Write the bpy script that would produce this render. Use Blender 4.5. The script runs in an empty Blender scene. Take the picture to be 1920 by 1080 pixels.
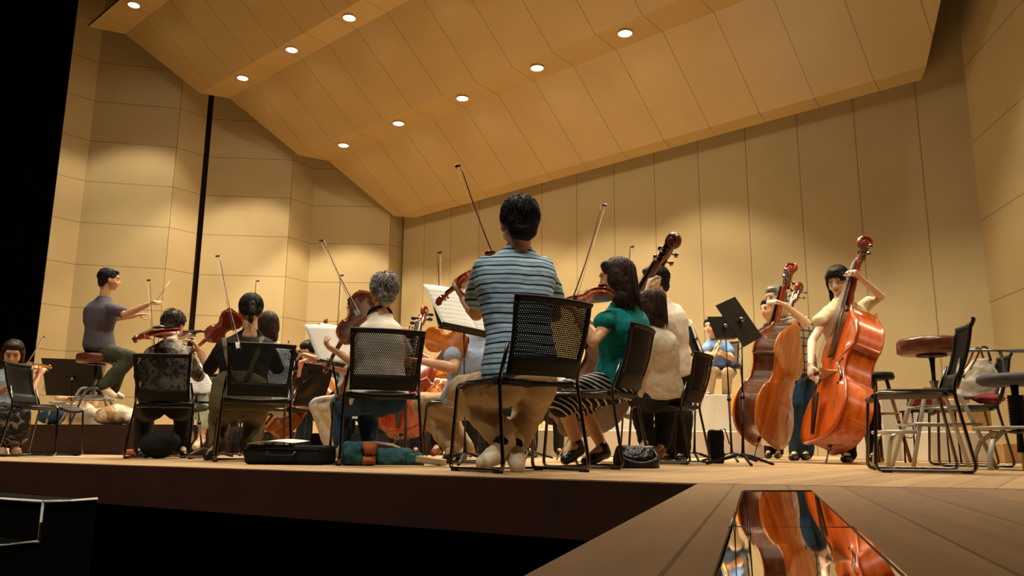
import bpy, bmesh, math, random
from mathutils import Vector, Matrix, noise
random.seed(7)
SC = bpy.context.scene
COL = SC.collection
V = Vector
# ------------------------------------------------------------------ camera
FPX, CAMH, PITCH, ROLL = 1503.0, 0.115, math.atan(296/1503.0), 0.008
cam_d = bpy.data.cameras.new('camera'); cam = bpy.data.objects.new('camera', cam_d); COL.objects.link(cam)
cam_d.sensor_width = 36; cam_d.lens = 36*FPX/1920; cam_d.clip_start = 0.02; cam_d.clip_end = 200
RM = Matrix.Rotation(math.pi/2+PITCH, 3, 'X') @ Matrix.Rotation(ROLL, 3, 'Z')
CAMP = V((0, 0, CAMH))
cam.matrix_world = Matrix.Translation(CAMP) @ RM.to_4x4()
SC.camera = cam
cam_d.dof.use_dof = False
# ------------------------------------------------------------------ world, exposure
W = bpy.data.worlds.new('world'); SC.world = W; W.use_nodes = True
W.node_tree.nodes['Background'].inputs[0].default_value = (1.0, .75, .45, 1)
W.node_tree.nodes['Background'].inputs[1].default_value = 0.0
SC.view_settings.view_transform = 'Standard'; SC.view_settings.look = 'None'
SC.view_settings.gamma = 1; SC.view_settings.exposure = 0.1; SC.view_settings.use_curve_mapping = False
LAMP_COL = (1.0, .85, .60)
SPOT_W, SPOT_A, FOH_W = 760, 88, 3300
# front-of-house spotlights: high in the auditorium behind the camera, aimed at the stage
for fx, fy, aim in ((-7, 0, (-4, 8, .5)), (-1.5, -1.5, (-.5, 6.5, .5)), (4.0, -2, (2, 6.5, .5))):
    ld = bpy.data.lights.new('house_spotlight', 'SPOT'); ld.energy = FOH_W; ld.color = (1, .88, .68); ld.spot_size = math.radians(50); ld.spot_blend = .8; ld.shadow_soft_size = .35
    lo = bpy.data.objects.new('house_spotlight', ld); COL.objects.link(lo); lo.location = (fx, fy, 16.0)
    lo.rotation_euler = (V(aim)-lo.location).to_track_quat('-Z', 'Y').to_euler()

def ray(x, y):
    d = RM @ V(((x-960)/FPX, -(y-540)/FPX, -1)); return d/d.y
def P(x, y, Y): return CAMP + ray(x, y)*Y
def onplane(x, y, p0, n):
    d = ray(x, y); return CAMP + d*((V(p0)-CAMP).dot(n)/d.dot(n))
def fl(x, Y):            # point of the stage floor at image column x (near the horizon) and distance Y
    p = P(x, 850, Y); return V((p.x, p.y, 0))

# ------------------------------------------------------------------ materials
def nodes(name):
    m = bpy.data.materials.new(name); m.use_nodes = True
    return m, m.node_tree, m.node_tree.nodes['Principled BSDF']
def mat(name, col, rough=.6, metal=0, nscale=0, nvar=.15, bump=0, coat=0, bscale=None, spec=.5, stretch=(1,1,1), sheen=0):
    m, t, b = nodes(name)
    b.inputs['Base Color'].default_value = (*col, 1); b.inputs['Roughness'].default_value = rough
    b.inputs['Metallic'].default_value = metal; b.inputs['Coat Weight'].default_value = coat
    b.inputs['Coat Roughness'].default_value = .08; b.inputs['Specular IOR Level'].default_value = spec
    if sheen: b.inputs['Sheen Weight'].default_value = sheen
    if nscale or bump:
        tc = t.nodes.new('ShaderNodeTexCoord'); mp = t.nodes.new('ShaderNodeMapping'); mp.inputs['Scale'].default_value = stretch
        t.links.new(tc.outputs['Object'], mp.inputs[0])
        n = t.nodes.new('ShaderNodeTexNoise'); n.inputs['Scale'].default_value = nscale or 10; n.inputs['Detail'].default_value = 5
        t.links.new(mp.outputs[0], n.inputs['Vector'])
        if nscale:
            r = t.nodes.new('ShaderNodeValToRGB')
            r.color_ramp.elements[0].position = .3; r.color_ramp.elements[1].position = .7
            r.color_ramp.elements[0].color = (*[c*(1-nvar) for c in col], 1)
            r.color_ramp.elements[1].color = (*[min(1, c*(1+nvar)) for c in col], 1)
            t.links.new(n.outputs[0], r.inputs[0]); t.links.new(r.outputs[0], b.inputs['Base Color'])
        if bump:
            n2 = t.nodes.new('ShaderNodeTexNoise'); n2.inputs['Scale'].default_value = bscale or 200; n2.inputs['Detail'].default_value = 3
            t.links.new(mp.outputs[0], n2.inputs['Vector'])
            bp = t.nodes.new('ShaderNodeBump'); bp.inputs['Strength'].default_value = bump; bp.inputs['Distance'].default_value = .01
            t.links.new(n2.outputs[0], bp.inputs['Height']); t.links.new(bp.outputs[0], b.inputs['Normal'])
    return m
def fabric(name, col, nvar=.12, rough=.85, bump=.5, bscale=14): return mat(name, col, rough, nscale=9, nvar=nvar, bump=bump, bscale=bscale, spec=.2)
def math_node(t, op, a, b=None, c=None):
    n = t.nodes.new('ShaderNodeMath'); n.operation = op
    for i, v in enumerate((a, b, c)):
        if v is None: continue
        if isinstance(v, (int, float)): n.inputs[i].default_value = v
        else: t.links.new(v, n.inputs[i])
    return n.outputs[0]
def sep(t, kind='Object'):
    tc = t.nodes.new('ShaderNodeTexCoord'); s = t.nodes.new('ShaderNodeSeparateXYZ'); t.links.new(tc.outputs[kind], s.inputs[0]); return s, tc
def ramp(t, src, stops, interp='CONSTANT'):
    r = t.nodes.new('ShaderNodeValToRGB'); r.color_ramp.interpolation = interp
    e = r.color_ramp.elements
    e[0].position = stops[0][0]; e[0].color = (*stops[0][1], 1); e[1].position = stops[1][0]; e[1].color = (*stops[1][1], 1)
    for p, c in stops[2:]:
        x = e.new(p); x.color = (*c, 1)
    t.links.new(src, r.inputs[0]); return r.outputs[0]
def addbump(t, b, scale=14, strength=.5, dist=.01):
    tc = t.nodes.new('ShaderNodeTexCoord'); n2 = t.nodes.new('ShaderNodeTexNoise'); n2.inputs['Scale'].default_value = scale
    t.links.new(tc.outputs['Object'], n2.inputs['Vector']); bp = t.nodes.new('ShaderNodeBump')
    bp.inputs['Strength'].default_value = strength; bp.inputs['Distance'].default_value = dist
    t.links.new(n2.outputs[0], bp.inputs['Height']); t.links.new(bp.outputs[0], b.inputs['Normal'])

def wall_mat(name, col, seam_u=None, seam_v=None, off_u=0, off_v=0, width=.018, seamcol=.55, rough=.55, spec=.25):
    """painted board with narrow joints; UV is in metres"""
    m, t, b = nodes(name)
    s, tc = sep(t, 'UV')
    b.inputs['Roughness'].default_value = rough; b.inputs['Specular IOR Level'].default_value = spec
    n = t.nodes.new('ShaderNodeTexNoise'); n.inputs['Scale'].default_value = 1.3; n.inputs['Detail'].default_value = 6
    t.links.new(tc.outputs['Object'], n.inputs['Vector'])
    base = ramp(t, n.outputs[0], [(.3, tuple(c*.94 for c in col)), (.7, tuple(c*1.04 for c in col))], 'LINEAR')
    mask = None
    for src, per, off in ((s.outputs[0], seam_u, off_u), (s.outputs[1], seam_v, off_v)):
        if not per: continue
        d = math_node(t, 'PINGPONG', math_node(t, 'ADD', src, off+100*per), per/2)   # distance to nearest joint
        k = math_node(t, 'LESS_THAN', d, width/2)
        mask = k if mask is None else math_node(t, 'MAXIMUM', mask, k)
    if mask is not None:
        mx = t.nodes.new('ShaderNodeMix'); mx.data_type = 'RGBA'
        t.links.new(mask, mx.inputs['Factor']); t.links.new(base, mx.inputs[6]); mx.inputs[7].default_value = (*[c*seamcol for c in col], 1)
        t.links.new(mx.outputs[2], b.inputs['Base Color'])
    else: t.links.new(base, b.inputs['Base Color'])
    return m

def wood_mat(name, c1, c2, rough=.25, coat=.8, scale=(2, 14, 14), dist=3, wscale=3, metal=0):
    m, t, b = nodes(name)
    tc = t.nodes.new('ShaderNodeTexCoord'); mp = t.nodes.new('ShaderNodeMapping'); mp.inputs['Scale'].default_value = scale
    t.links.new(tc.outputs['Object'], mp.inputs[0])
    n = t.nodes.new('ShaderNodeTexNoise'); n.inputs['Scale'].default_value = wscale; n.inputs['Detail'].default_value = 8; n.inputs['Distortion'].default_value = .6
    t.links.new(mp.outputs[0], n.inputs['Vector'])
    col = ramp(t, n.outputs[0], [(.32, c1), (.68, c2)], 'LINEAR')
    t.links.new(col, b.inputs['Base Color']); b.inputs['Roughness'].default_value = rough
    b.inputs['Coat Weight'].default_value = coat; b.inputs['Coat Roughness'].default_value = .07
    return m

SKIN = mat('skin', (.66, .36, .21), .5, nscale=12, nvar=.08, spec=.3)
SKIN_L = mat('skin_light', (.86, .60, .44), .5, nscale=12, nvar=.06, spec=.3)
HAIR = mat('hair_black', (.010, .008, .007), .62, nscale=40, nvar=.4, spec=.25, bump=.6, bscale=60, stretch=(1, 1, .15))
HAIR_B = mat('hair_brown', (.028, .012, .008), .6, nscale=40, nvar=.4, spec=.25, bump=.6, bscale=60, stretch=(1, 1, .15))
HAIR_G = mat('hair_grey', (.22, .2, .18), .55, nscale=60, nvar=.75, bump=.8, bscale=60)
EYEW = mat('eye_white', (.75, .72, .68), .2); EYED = mat('eye_iris', (.02, .012, .01), .15)
LIP = mat('lips', (.45, .16, .12), .45)
BLACKP = mat('black_plastic', (.007, .007, .007), .55, nscale=30, nvar=.3, spec=.2)
BLACKM = mat('black_metal', (.008, .008, .008), .45, spec=.25, nscale=30, nvar=.3)
CHROME = mat('chrome_tube', (.42, .38, .34), .18, metal=1, nscale=8, nvar=.1)
CHROMEB = mat('dark_chrome_tube', (.17, .145, .13), .22, metal=1, nscale=8, nvar=.2)
GREYT = mat('grey_painted_tube', (.42, .42, .38), .4, metal=.3, nscale=20, nvar=.15)
SEATB = mat('black_seat_vinyl', (.008, .007, .008), .55, spec=.25, nscale=25, nvar=.3, bump=.15, bscale=120)
PAPER_W = mat('white_paper', (.82, .80, .74), .8, nscale=6, nvar=.04)
STRING = mat('string_steel', (.22, .20, .17), .45, metal=1)
EBONY = mat('ebony', (.012, .009, .008), .22, nscale=60, nvar=.4, coat=.4)
BRASS = mat('brass', (.75, .48, .14), .2, metal=1, nscale=20, nvar=.08)
LEATHER = mat('brown_leather', (.13, .03, .012), .3, nscale=30, nvar=.3, bump=.15, bscale=90, coat=.25)
def violin_wood(n, a, b): return wood_mat(n, a, b, .22, .9, (14, .9, 14), wscale=2)
VW_RED = violin_wood('violin_varnish_red', (.20, .02, .006), (.42, .06, .012))
VW_OR = violin_wood('violin_varnish_orange', (.45, .11, .012), (.70, .22, .03))
VW_DK = violin_wood('violin_varnish_dark', (.07, .014, .006), (.16, .035, .012))
BASS_R = violin_wood('bass_varnish_red', (.40, .05, .005), (.60, .11, .012))
BASS_B = violin_wood('bass_varnish_amber', (.34, .07, .008), (.66, .20, .02))
BASS_O = violin_wood('bass_rib_orange', (.42, .06, .006), (.62, .13, .014))
BASS_M = wood_mat('bass_varnish_matt_brown', (.035, .011, .007), (.09, .03, .014), .5, .1, (14, .9, 14), wscale=2)
BASS_D = violin_wood('bass_varnish_walnut', (.035, .011, .007), (.10, .03, .014))

# ------------------------------------------------------------------ object helpers
def link(o, parent=None):
    COL.objects.link(o)
    if parent is not None: o.parent = parent
    return o
def tag(o, label=None, cat=None, group=None, kind=None):
    if label: o['label'] = label
    if cat: o['category'] = cat
    if group: o['group'] = group
    if kind: o['kind'] = kind
    return o
def empty(name, loc, rz=0):
    o = bpy.data.objects.new(name, None); o.empty_display_size = .1; COL.objects.link(o)
    o.location = loc; o.rotation_euler = (0, 0, rz); return o
def finish(name, bm, m, parent=None, off=None, smooth=False, bevel=0, auto=None):
    """bmesh -> one linked object; off: world position of the parent when verts are in world space"""
    if off is not None:
        for v in bm.verts: v.co -= off
    bmesh.ops.recalc_face_normals(bm, faces=bm.faces)
    me = bpy.data.meshes.new(name); bm.to_mesh(me); bm.free()
    if isinstance(m, (list, tuple)):
        for q in m: me.materials.append(q)
    else: me.materials.append(m)
    o = bpy.data.objects.new(name, me); link(o, parent)
    if smooth:
        for p in me.polygons: p.use_smooth = True
    if bevel:
        b = o.modifiers.new('bevel', 'BEVEL'); b.width = bevel; b.segments = 2; b.limit_method = 'ANGLE'; b.angle_limit = math.radians(40)
    return o
def box(bm, c, s, M=None, mi=0):
    vs = []
    for x in (-.5, .5):
        for y in (-.5, .5):
            for z in (-.5, .5):
                p = V((c[0]+x*s[0], c[1]+y*s[1], c[2]+z*s[2]))
                vs.append(bm.verts.new(M @ p if M else p))
    for f in ((0,1,3,2),(4,6,7,5),(0,4,5,1),(2,3,7,6),(0,2,6,4),(1,5,7,3)):
        fc = bm.faces.new([vs[i] for i in f]); fc.material_index = mi
    return vs
def frame(d, up=None):
    d = d.normalized(); up = up or V((0, 0, 1))
    if abs(d.dot(up)) > .98: up = V((1, 0, 0))
    a = d.cross(up).normalized(); return a, a.cross(d).normalized()
def tube(bm, pts, rad, n=8, cap=True, closed=False, mi=0, flat=1.0):
    pts = [V(p) for p in pts]; rs = rad if isinstance(rad, (list, tuple)) else [rad]*len(pts)
    rings = []; pa = None
    for i, p in enumerate(pts):
        if closed: d = pts[(i+1) % len(pts)]-pts[i-1]
        else: d = pts[min(i+1, len(pts)-1)]-pts[max(i-1, 0)]
        if d.length < 1e-9: d = V((0, 0, 1))
        if pa is None: a, b = frame(d)
        else:
            d.normalize(); a = (pa-d*pa.dot(d))
            if a.length < 1e-6: a, b = frame(d)
            a.normalize(); b = d.cross(a)
        pa = a
        rings.append([bm.verts.new(p+a*math.cos(2*math.pi*k/n)*rs[i]+b*math.sin(2*math.pi*k/n)*rs[i]*flat) for k in range(n)])
    m = len(rings)
    for i in range(m if closed else m-1):
        r0, r1 = rings[i], rings[(i+1) % m]
        for k in range(n):
            f = bm.faces.new((r0[k], r0[(k+1) % n], r1[(k+1) % n], r1[k])); f.material_index = mi; f.smooth = True
    if cap and not closed:
        for r in (rings[0][::-1], rings[-1]):
            f = bm.faces.new(r); f.material_index = mi
def bend(pts, r=.04, n=4):
    """round the corners of a polyline"""
    pts = [V(p) for p in pts]; out = [pts[0]]
    for i in range(1, len(pts)-1):
        a, b, c = pts[i-1], pts[i], pts[i+1]
        ra = min(r, (a-b).length*.45, (c-b).length*.45)
        p0 = b+(a-b).normalized()*ra; p1 = b+(c-b).normalized()*ra
        for k in range(n+1):
            t = k/n; out.append(p0*(1-t)**2+b*2*t*(1-t)+p1*t*t)
    out.append(pts[-1]); return out
def lathe(bm, prof, n=20, c=(0, 0, 0), mi=0, smooth=True):
    c = V(c); rings = []
    for r, z in prof: rings.append([bm.verts.new(c+V((math.cos(2*math.pi*k/n)*r, math.sin(2*math.pi*k/n)*r, z))) for k in range(n)])
    for r0, r1 in zip(rings, rings[1:]):
        for k in range(n):
            f = bm.faces.new((r0[k], r0[(k+1) % n], r1[(k+1) % n], r1[k])); f.smooth = smooth; f.material_index = mi
    for r in (rings[0][::-1], rings[-1]):
        f = bm.faces.new(r); f.material_index = mi
def sphere(bm, c, r, n=10, m=7, M=None, mi=0):
    c = V(c); r = V(r) if isinstance(r, (tuple, list, Vector)) else V((r, r, r)); rows = []
    def tr(p): return c+(M @ p if M else p)
    top = bm.verts.new(tr(V((0, 0, r.z)))); bot = bm.verts.new(tr(V((0, 0, -r.z))))
    for i in range(1, m):
        a = math.pi*i/m
        rows.append([bm.verts.new(tr(V((r.x*math.sin(a)*math.cos(2*math.pi*k/n), r.y*math.sin(a)*math.sin(2*math.pi*k/n), r.z*math.cos(a))))) for k in range(n)])
    fs = []
    for k in range(n):
        fs.append(bm.faces.new((top, rows[0][k], rows[0][(k+1) % n]))); fs.append(bm.faces.new((bot, rows[-1][(k+1) % n], rows[-1][k])))
        for a, b in zip(rows, rows[1:]): fs.append(bm.faces.new((a[k], b[k], b[(k+1) % n], a[(k+1) % n])))
    for f in fs: f.smooth = True; f.material_index = mi
def capsule(bm, a, ra, b, rb, n=10):
    """closed tapered capsule"""
    a, b = V(a), V(b); d = b-a
    if d.length < 1e-6: sphere(bm, a, ra, n); return
    u = d.normalized(); pts, rs = [], []
    for k in range(0, 4): t = math.pi/2*(k+.25)/4; pts.append(a-u*ra*math.cos(t)); rs.append(ra*math.sin(t))
    for k in range(3, -1, -1): t = math.pi/2*(k+.25)/4; pts.append(b+u*rb*math.cos(t)); rs.append(rb*math.sin(t))
    tube(bm, pts, rs, n)
def loft(bm, rings, n=18, p=2.3):
    """rings: (centre, side vector * half width, front vector * half depth); closed body"""
    L = []
    for c, s, f in rings:
        r = []
        for k in range(n):
            t = 2*math.pi*k/n; ct, st = math.cos(t), math.sin(t)
            x = math.copysign(abs(ct)**(2/p), ct); y = math.copysign(abs(st)**(2/p), st)
            r.append(bm.verts.new(c+s*x+f*y))
        L.append(r)
    for a, b in zip(L, L[1:]):
        for k in range(n): bm.faces.new((a[k], a[(k+1) % n], b[(k+1) % n], b[k]))
    bm.faces.new(L[0][::-1]); bm.faces.new(L[-1])
_TEX = {}
def cloud(size):
    if size not in _TEX:
        t = bpy.data.textures.new('wrinkles', 'CLOUDS'); t.noise_scale = size; t.noise_depth = 2; _TEX[size] = t
    return _TEX[size]
def blob(name, bm, vox, m, parent, off, smooth=5, disp=0, dsize=.1):
    """union of closed shapes into one continuous skin"""
    o = finish(name, bm, m, parent, off)
    r = o.modifiers.new('remesh', 'REMESH'); r.mode = 'VOXEL'; r.voxel_size = vox; r.use_smooth_shade = True
    if smooth:
        s = o.modifiers.new('smooth', 'SMOOTH'); s.factor = .5; s.iterations = smooth
    if disp:
        d = o.modifiers.new('disp', 'DISPLACE'); d.texture = cloud(dsize); d.strength = disp; d.mid_level = .5; d.texture_coords = 'LOCAL'
    return o
# ------------------------------------------------------------------ the shell: plan measured from the joints in the walls
K = P(775, 410, 18.0)                                     # back left corner of the shell
vb = ray(-740, 815); vb.z = 0; vb.normalize()             # along the back wall, towards stage left
U = -vb                                                   # towards stage right (s grows)
NB = V((U.y*-1, U.x, 0)); NB = NB if NB.y > 0 else -NB     # out through the back wall (away from the audience)
HS = P(770, 470, 18).z
LW = [onplane(x, y, (0, 0, HS), V((0, 0, 1))) for x, y in ((97,406),(150,417),(317,427),(368,438.5),(540,445),(582,457),(730,459),(770,470))]
LWI = list(LW); LW = [V((p.x*1.03, p.y*1.03, p.z)) for p in LW]      # the boards stand a little outside the ceiling's edge
GAPR = 1.03*onplane(380, 440.2, (0, 0, HS), V((0, 0, 1)))
K0 = V((K.x, K.y, 0))
def S(s, dep, z): return K0 + U*s - NB*dep + V((0, 0, z))   # shell frame: s along back wall, dep towards the audience
WALLC = (.385, .300, .160)
M_side = wall_mat('side_wall_board', WALLC, None, .905, 0, 0)
M_back = wall_mat('back_wall_board', WALLC, .87, None, 0, 0)
M_ceil = wall_mat('ceiling_board', (.355, .255, .11), .87, None, .0, rough=.33, spec=.5)
M_right = wall_mat('right_wall_board', WALLC, None, 1.10, 0, .2)
def uvquad(bm, uvl, ps, uvs):
    vs = [bm.verts.new(p) for p in ps]; f = bm.faces.new(vs)
    for l, u in zip(f.loops, uvs): l[uvl].uv = u
    return f
def strip_wall(name, pts, z0, z1, m, thick=0, u0=0, v0=0):
    bm = bmesh.new(); uvl = bm.loops.layers.uv.new('UVMap'); u = u0
    for a, b in zip(pts, pts[1:]):
        a, b = V((a.x, a.y, 0)), V((b.x, b.y, 0)); l = (b-a).length
        uvquad(bm, uvl, [a+V((0,0,z0)), b+V((0,0,z0)), b+V((0,0,z1)), a+V((0,0,z1))], [(u, z0+v0), (u+l, z0+v0), (u+l, z1+v0), (u, z1+v0)])
        u += l
    me = bpy.data.meshes.new(name); bm.to_mesh(me); bm.free(); me.materials.append(m)
    o = bpy.data.objects.new(name, me); link(o); o['kind'] = 'structure'
    if thick:
        sd = o.modifiers.new('solid', 'SOLIDIFY'); sd.thickness = thick; sd.offset = 0
    return o
vo = .905-(((HS-CAMH)*1.03+CAMH) % .905)
d1 = (LW[3]-LW[0]).normalized(); d2 = (LW[7]-LW[4]).normalized()
WT = 11.5
strip_wall('wall_left_front', LW[:4], -.2, WT, M_side, .04, v0=vo)
strip_wall('wall_left_rear', [GAPR]+LW[4:], -.2, WT, M_side, .04, v0=vo)
# dark slot between the two wall towers: the darkness of the gap is painted on a board behind it
M_dark = mat('unlit_black', (.0006, .0005, .0004), .9, nscale=5, nvar=.2, spec=0)  # darkness of the wing and the pit put into a near-black colour
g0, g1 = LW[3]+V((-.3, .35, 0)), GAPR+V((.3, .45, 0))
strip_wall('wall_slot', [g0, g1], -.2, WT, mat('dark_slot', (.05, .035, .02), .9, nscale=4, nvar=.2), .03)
strip_wall('wall_back', [S(-.3, .0, 0), S(12.2, .0, 0)], -.2, WT, M_back, .04, u0=-.3-.43)
# right wall
rd = V((math.sin(math.radians(8.3)), math.cos(math.radians(8.3)), 0))
RC = S(11.53, 0, 0)
strip_wall('wall_right', [RC, RC-rd*9.5], -.2, WT, M_right, .05)
# unlit void of the open stage wing, put in as a black sheet
strip_wall('wall_wing_void', [LW[0]+V((-.06, -.02, 0)), LW[0]+V((-9, -6, 0))], -2, WT+2, M_dark, .04)

# ceiling: sawtooth profile, lamps in the flat strips
PROF = [(.18, 5.22), (.40, 5.30), (1.79, 6.43), (2.37, 6.47), (3.75, 7.57), (4.29, 7.58), (5.69, 8.66), (6.32, 8.68)]
def left_s(dep):           # where the splayed left wall is at this distance from the back wall
    a, b = LWI[7], LWI[0]; pa, pb = (K0-a).dot(NB), (K0-b).dot(NB); sa, sb = (a-K0).dot(U), (b-K0).dot(U)
    t = (dep-pa)/(pb-pa); return sa+(sb-sa)*t
def right_s(dep): return 11.0+.60*(dep-.18)
bm = bmesh.new(); uvl = bm.loops.layers.uv.new('UVMap'); vacc = 0
for (da, za), (db, zb) in zip(PROF, PROF[1:]):
    la, lb, ra, rb = left_s(da)-(.0 if da > .3 else -.37), left_s(db)-.0, right_s(da), right_s(db)
    l = math.hypot(db-da, zb-za)
    uvquad(bm, uvl, [S(la, da, za), S(ra, da, za), S(rb, db, zb), S(lb, db, zb)], [(la, vacc), (ra, vacc), (rb, vacc+l), (lb, vacc+l)])
    vacc += l
me = bpy.data.meshes.new('ceiling'); bm.to_mesh(me); bm.free(); me.materials.append(M_ceil)
o = bpy.data.objects.new('ceiling', me); link(o); o['kind'] = 'structure'
sd = o.modifiers.new('solid', 'SOLIDIFY'); sd.thickness = .06; sd.offset = -1
# front upstand of the ceiling (its black back is what shows at the top left)
# downlights
M_lamp, t_, b_ = nodes('lamp_glow'); b_.inputs['Emission Color'].default_value = (1, .93, .78, 1); b_.inputs['Emission Strength'].default_value = 14
M_ring = mat('lamp_ring_white', (.8, .72, .55), .5, nscale=10, nvar=.05)
def downlight(pos, label, on=True):
    r = empty('downlight', pos)
    tag(r, label, 'downlight', 'downlights in the ceiling strips')
    bm = bmesh.new(); n = 24
    lathe(bm, [(.118, .0), (.118, -.012), (.104, -.014), (.104, 0)], n); finish('lamp_ring', bm, M_ring, r, smooth=True)
    bm = bmesh.new(); lathe(bm, [(.103, -.004), (.103, -.010), (.06, -.022), (.01, -.026)], n); finish('lamp_lens', bm, M_lamp, r, smooth=True)
    ld = bpy.data.lights.new('lamp', 'SPOT'); ld.energy = SPOT_W; ld.color = LAMP_COL; ld.spot_size = math.radians(SPOT_A); ld.spot_blend = .3; ld.shadow_soft_size = .09
    lo = bpy.data.objects.new('lamp', ld); link(lo, r); lo.location = (0, 0, -.06)
    ld = bpy.data.lights.new('lamp_spill', 'SPOT'); ld.energy = 20; ld.color = LAMP_COL; ld.spot_size = math.radians(165); ld.spot_blend = .4; ld.shadow_soft_size = .09
    lo = bpy.data.objects.new('lamp_spill', ld); link(lo, r); lo.location = (0, 0, -.05)
def strip_pos(x, y, z): return onplane(x, y, (0, 0, z), V((0, 0, 1)))
names = ['first', 'second', 'third', 'fourth', 'fifth', 'sixth', 'seventh', 'eighth']
rows = [('rear', 6.45, [(644, 272), (747, 231), (867, 184), (1007, 127), (1172, 62)]), ('middle', 7.575, [(455, 146), (547, 93), (655, 33)]), ('front', 8.67, [(251, 9)])]
for rn, z, pxs in rows:
    ps = [strip_pos(x, y, z-.01) for x, y in pxs]
    for p in ps: print('lamp', rn, 's', round((p-K0).dot(U), 2), 'dep', round((K0-p).dot(NB), 2))
    last = ps[-1]; step = (ps[-1]-ps[0])/(len(ps)-1) if len(ps) > 1 else U*1.3
    for i, p in enumerate(ps):
        downlight(p, 'round glowing downlight in the %s ceiling strip, %s from its far left end' % (rn, names[i]) if len(ps) > 1 else 'round glowing downlight alone at the top left corner of the ceiling')
    # the strips go on to stage right beyond the frame
    for k in range(1, (3 if rn == 'rear' else 6 if rn == 'middle' else 8)):
        q = last+step*k
        if (q-K0).dot(U) < right_s((K0-q).dot(NB))-.4 and (rn != 'rear'): downlight(q, 'round downlight in the %s ceiling strip beyond the picture' % rn)

# ------------------------------------------------------------------ stage floor, apron, steps, pit
E0, E1 = V((-3.15, 5.06, 0)), V((.61, 2.69, 0)); ed = (E1-E0).normalized(); td = V((.60, 1.93, 0)).normalized()
FARL = E0-ed*12; TB = E1-td*6
FARR = V((1.54, 2.47, 0)) + (V((1.54, 2.47, 0))-E1).normalized()*9
def plank_mat(name, c, ang, w, off=0, gap=.5, rough=.5):
    m, t, b = nodes(name); tc = t.nodes.new('ShaderNodeTexCoord'); mp = t.nodes.new('ShaderNodeMapping')
    mp.inputs['Rotation'].default_value = (0, 0, ang); t.links.new(tc.outputs['Object'], mp.inputs[0])
    s = t.nodes.new('ShaderNodeSeparateXYZ'); t.links.new(mp.outputs[0], s.inputs[0])
    x = math_node(t, 'DIVIDE', math_node(t, 'ADD', s.outputs[0], 50+off), w); idx = math_node(t, 'FLOOR', x); fr = math_node(t, 'FRACT', x)
    wn = t.nodes.new('ShaderNodeTexWhiteNoise'); wn.noise_dimensions = '1D'; t.links.new(idx, wn.inputs['W'])
    mp2 = t.nodes.new('ShaderNodeMapping'); mp2.inputs['Scale'].default_value = (9, .7, 1); t.links.new(mp.outputs[0], mp2.inputs[0])
    n = t.nodes.new('ShaderNodeTexNoise'); n.inputs['Scale'].default_value = 3; n.inputs['Detail'].default_value = 9; t.links.new(mp2.outputs[0], n.inputs['Vector'])
    v = math_node(t, 'ADD', math_node(t, 'MULTIPLY', wn.outputs[0], .35), math_node(t, 'MULTIPLY', n.outputs[0], .75))
    col = ramp(t, v, [(.2, tuple(k*.78 for k in c)), (.85, tuple(k*1.25 for k in c))], 'LINEAR')
    g = math_node(t, 'LESS_THAN', fr, .012/w*.5)
    mx = t.nodes.new('ShaderNodeMix'); mx.data_type = 'RGBA'; t.links.new(g, mx.inputs['Factor']); t.links.new(col, mx.inputs[6]); mx.inputs[7].default_value = (*[k*gap for k in c], 1)
    t.links.new(mx.outputs[2], b.inputs['Base Color'])
    n3 = t.nodes.new('ShaderNodeTexNoise'); n3.inputs['Scale'].default_value = 6; t.links.new(tc.outputs['Object'], n3.inputs['Vector'])
    rr = t.nodes.new('ShaderNodeMapRange'); rr.inputs[3].default_value = rough-.08; rr.inputs[4].default_value = rough+.15; t.links.new(n3.outputs[0], rr.inputs[0]); t.links.new(rr.outputs[0], b.inputs['Roughness'])
    b.inputs['Specular IOR Level'].default_value = .3
    return m
M_stage = plank_mat('stage_floor_boards', (.41, .26, .13), 0.6, .12, rough=.5)
ta = math.atan2(td.x, td.y)
M_thrust = plank_mat('apron_boards', (.24, .135, .064), ta, .16, off=.02, rough=.55)  # darker than the stage boards: falloff of the light is put into the colour
def slab(name, pts, z0, z1, m, kind='structure', parent=None):
    bm = bmesh.new()
    a = [bm.verts.new((p.x, p.y, z0)) for p in pts]; b = [bm.verts.new((p.x, p.y, z1)) for p in pts]
    bm.faces.new(a); bm.faces.new(b)
    for i in range(len(pts)): j = (i+1) % len(pts); bm.faces.new((a[i], a[j], b[j], b[i]))
    o = finish(name, bm, m, parent)
    if kind: o['kind'] = kind
    return o
BR = FARR+V((4, 20, 0)); BL = V((-20, 26, 0))
slab('floor', [FARL, E1, FARR, BR, BL], -.06, 0, M_stage)
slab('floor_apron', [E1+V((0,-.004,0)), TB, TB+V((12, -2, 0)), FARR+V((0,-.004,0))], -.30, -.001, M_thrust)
M_fascia = mat('brown_fascia', (.060, .014, .005), .7, nscale=3, nvar=.2)
nrm = V((-ed.y, ed.x, 0)); nrm = -nrm if nrm.y > 0 else nrm
slab('trim_fascia', [FARL+nrm*.012, E1+nrm*.012, E1+nrm*-.05, FARL+nrm*-.05], -.205, -.004, M_fascia)
M_nose = mat('stage_edge_nosing', (.20, .11, .05), .5, nscale=20, nvar=.3)
slab('wall_pit', [FARL-nrm*.35, E1-nrm*.35, E1-nrm*.38, FARL-nrm*.38], -1.2, -.06, M_dark)
slab('floor_pit', [V((-20, -8, 0)), V((3, -8, 0)), V((3, 5, 0)), V((-20, 18, 0))], -1.25, -1.2, M_dark)
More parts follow.
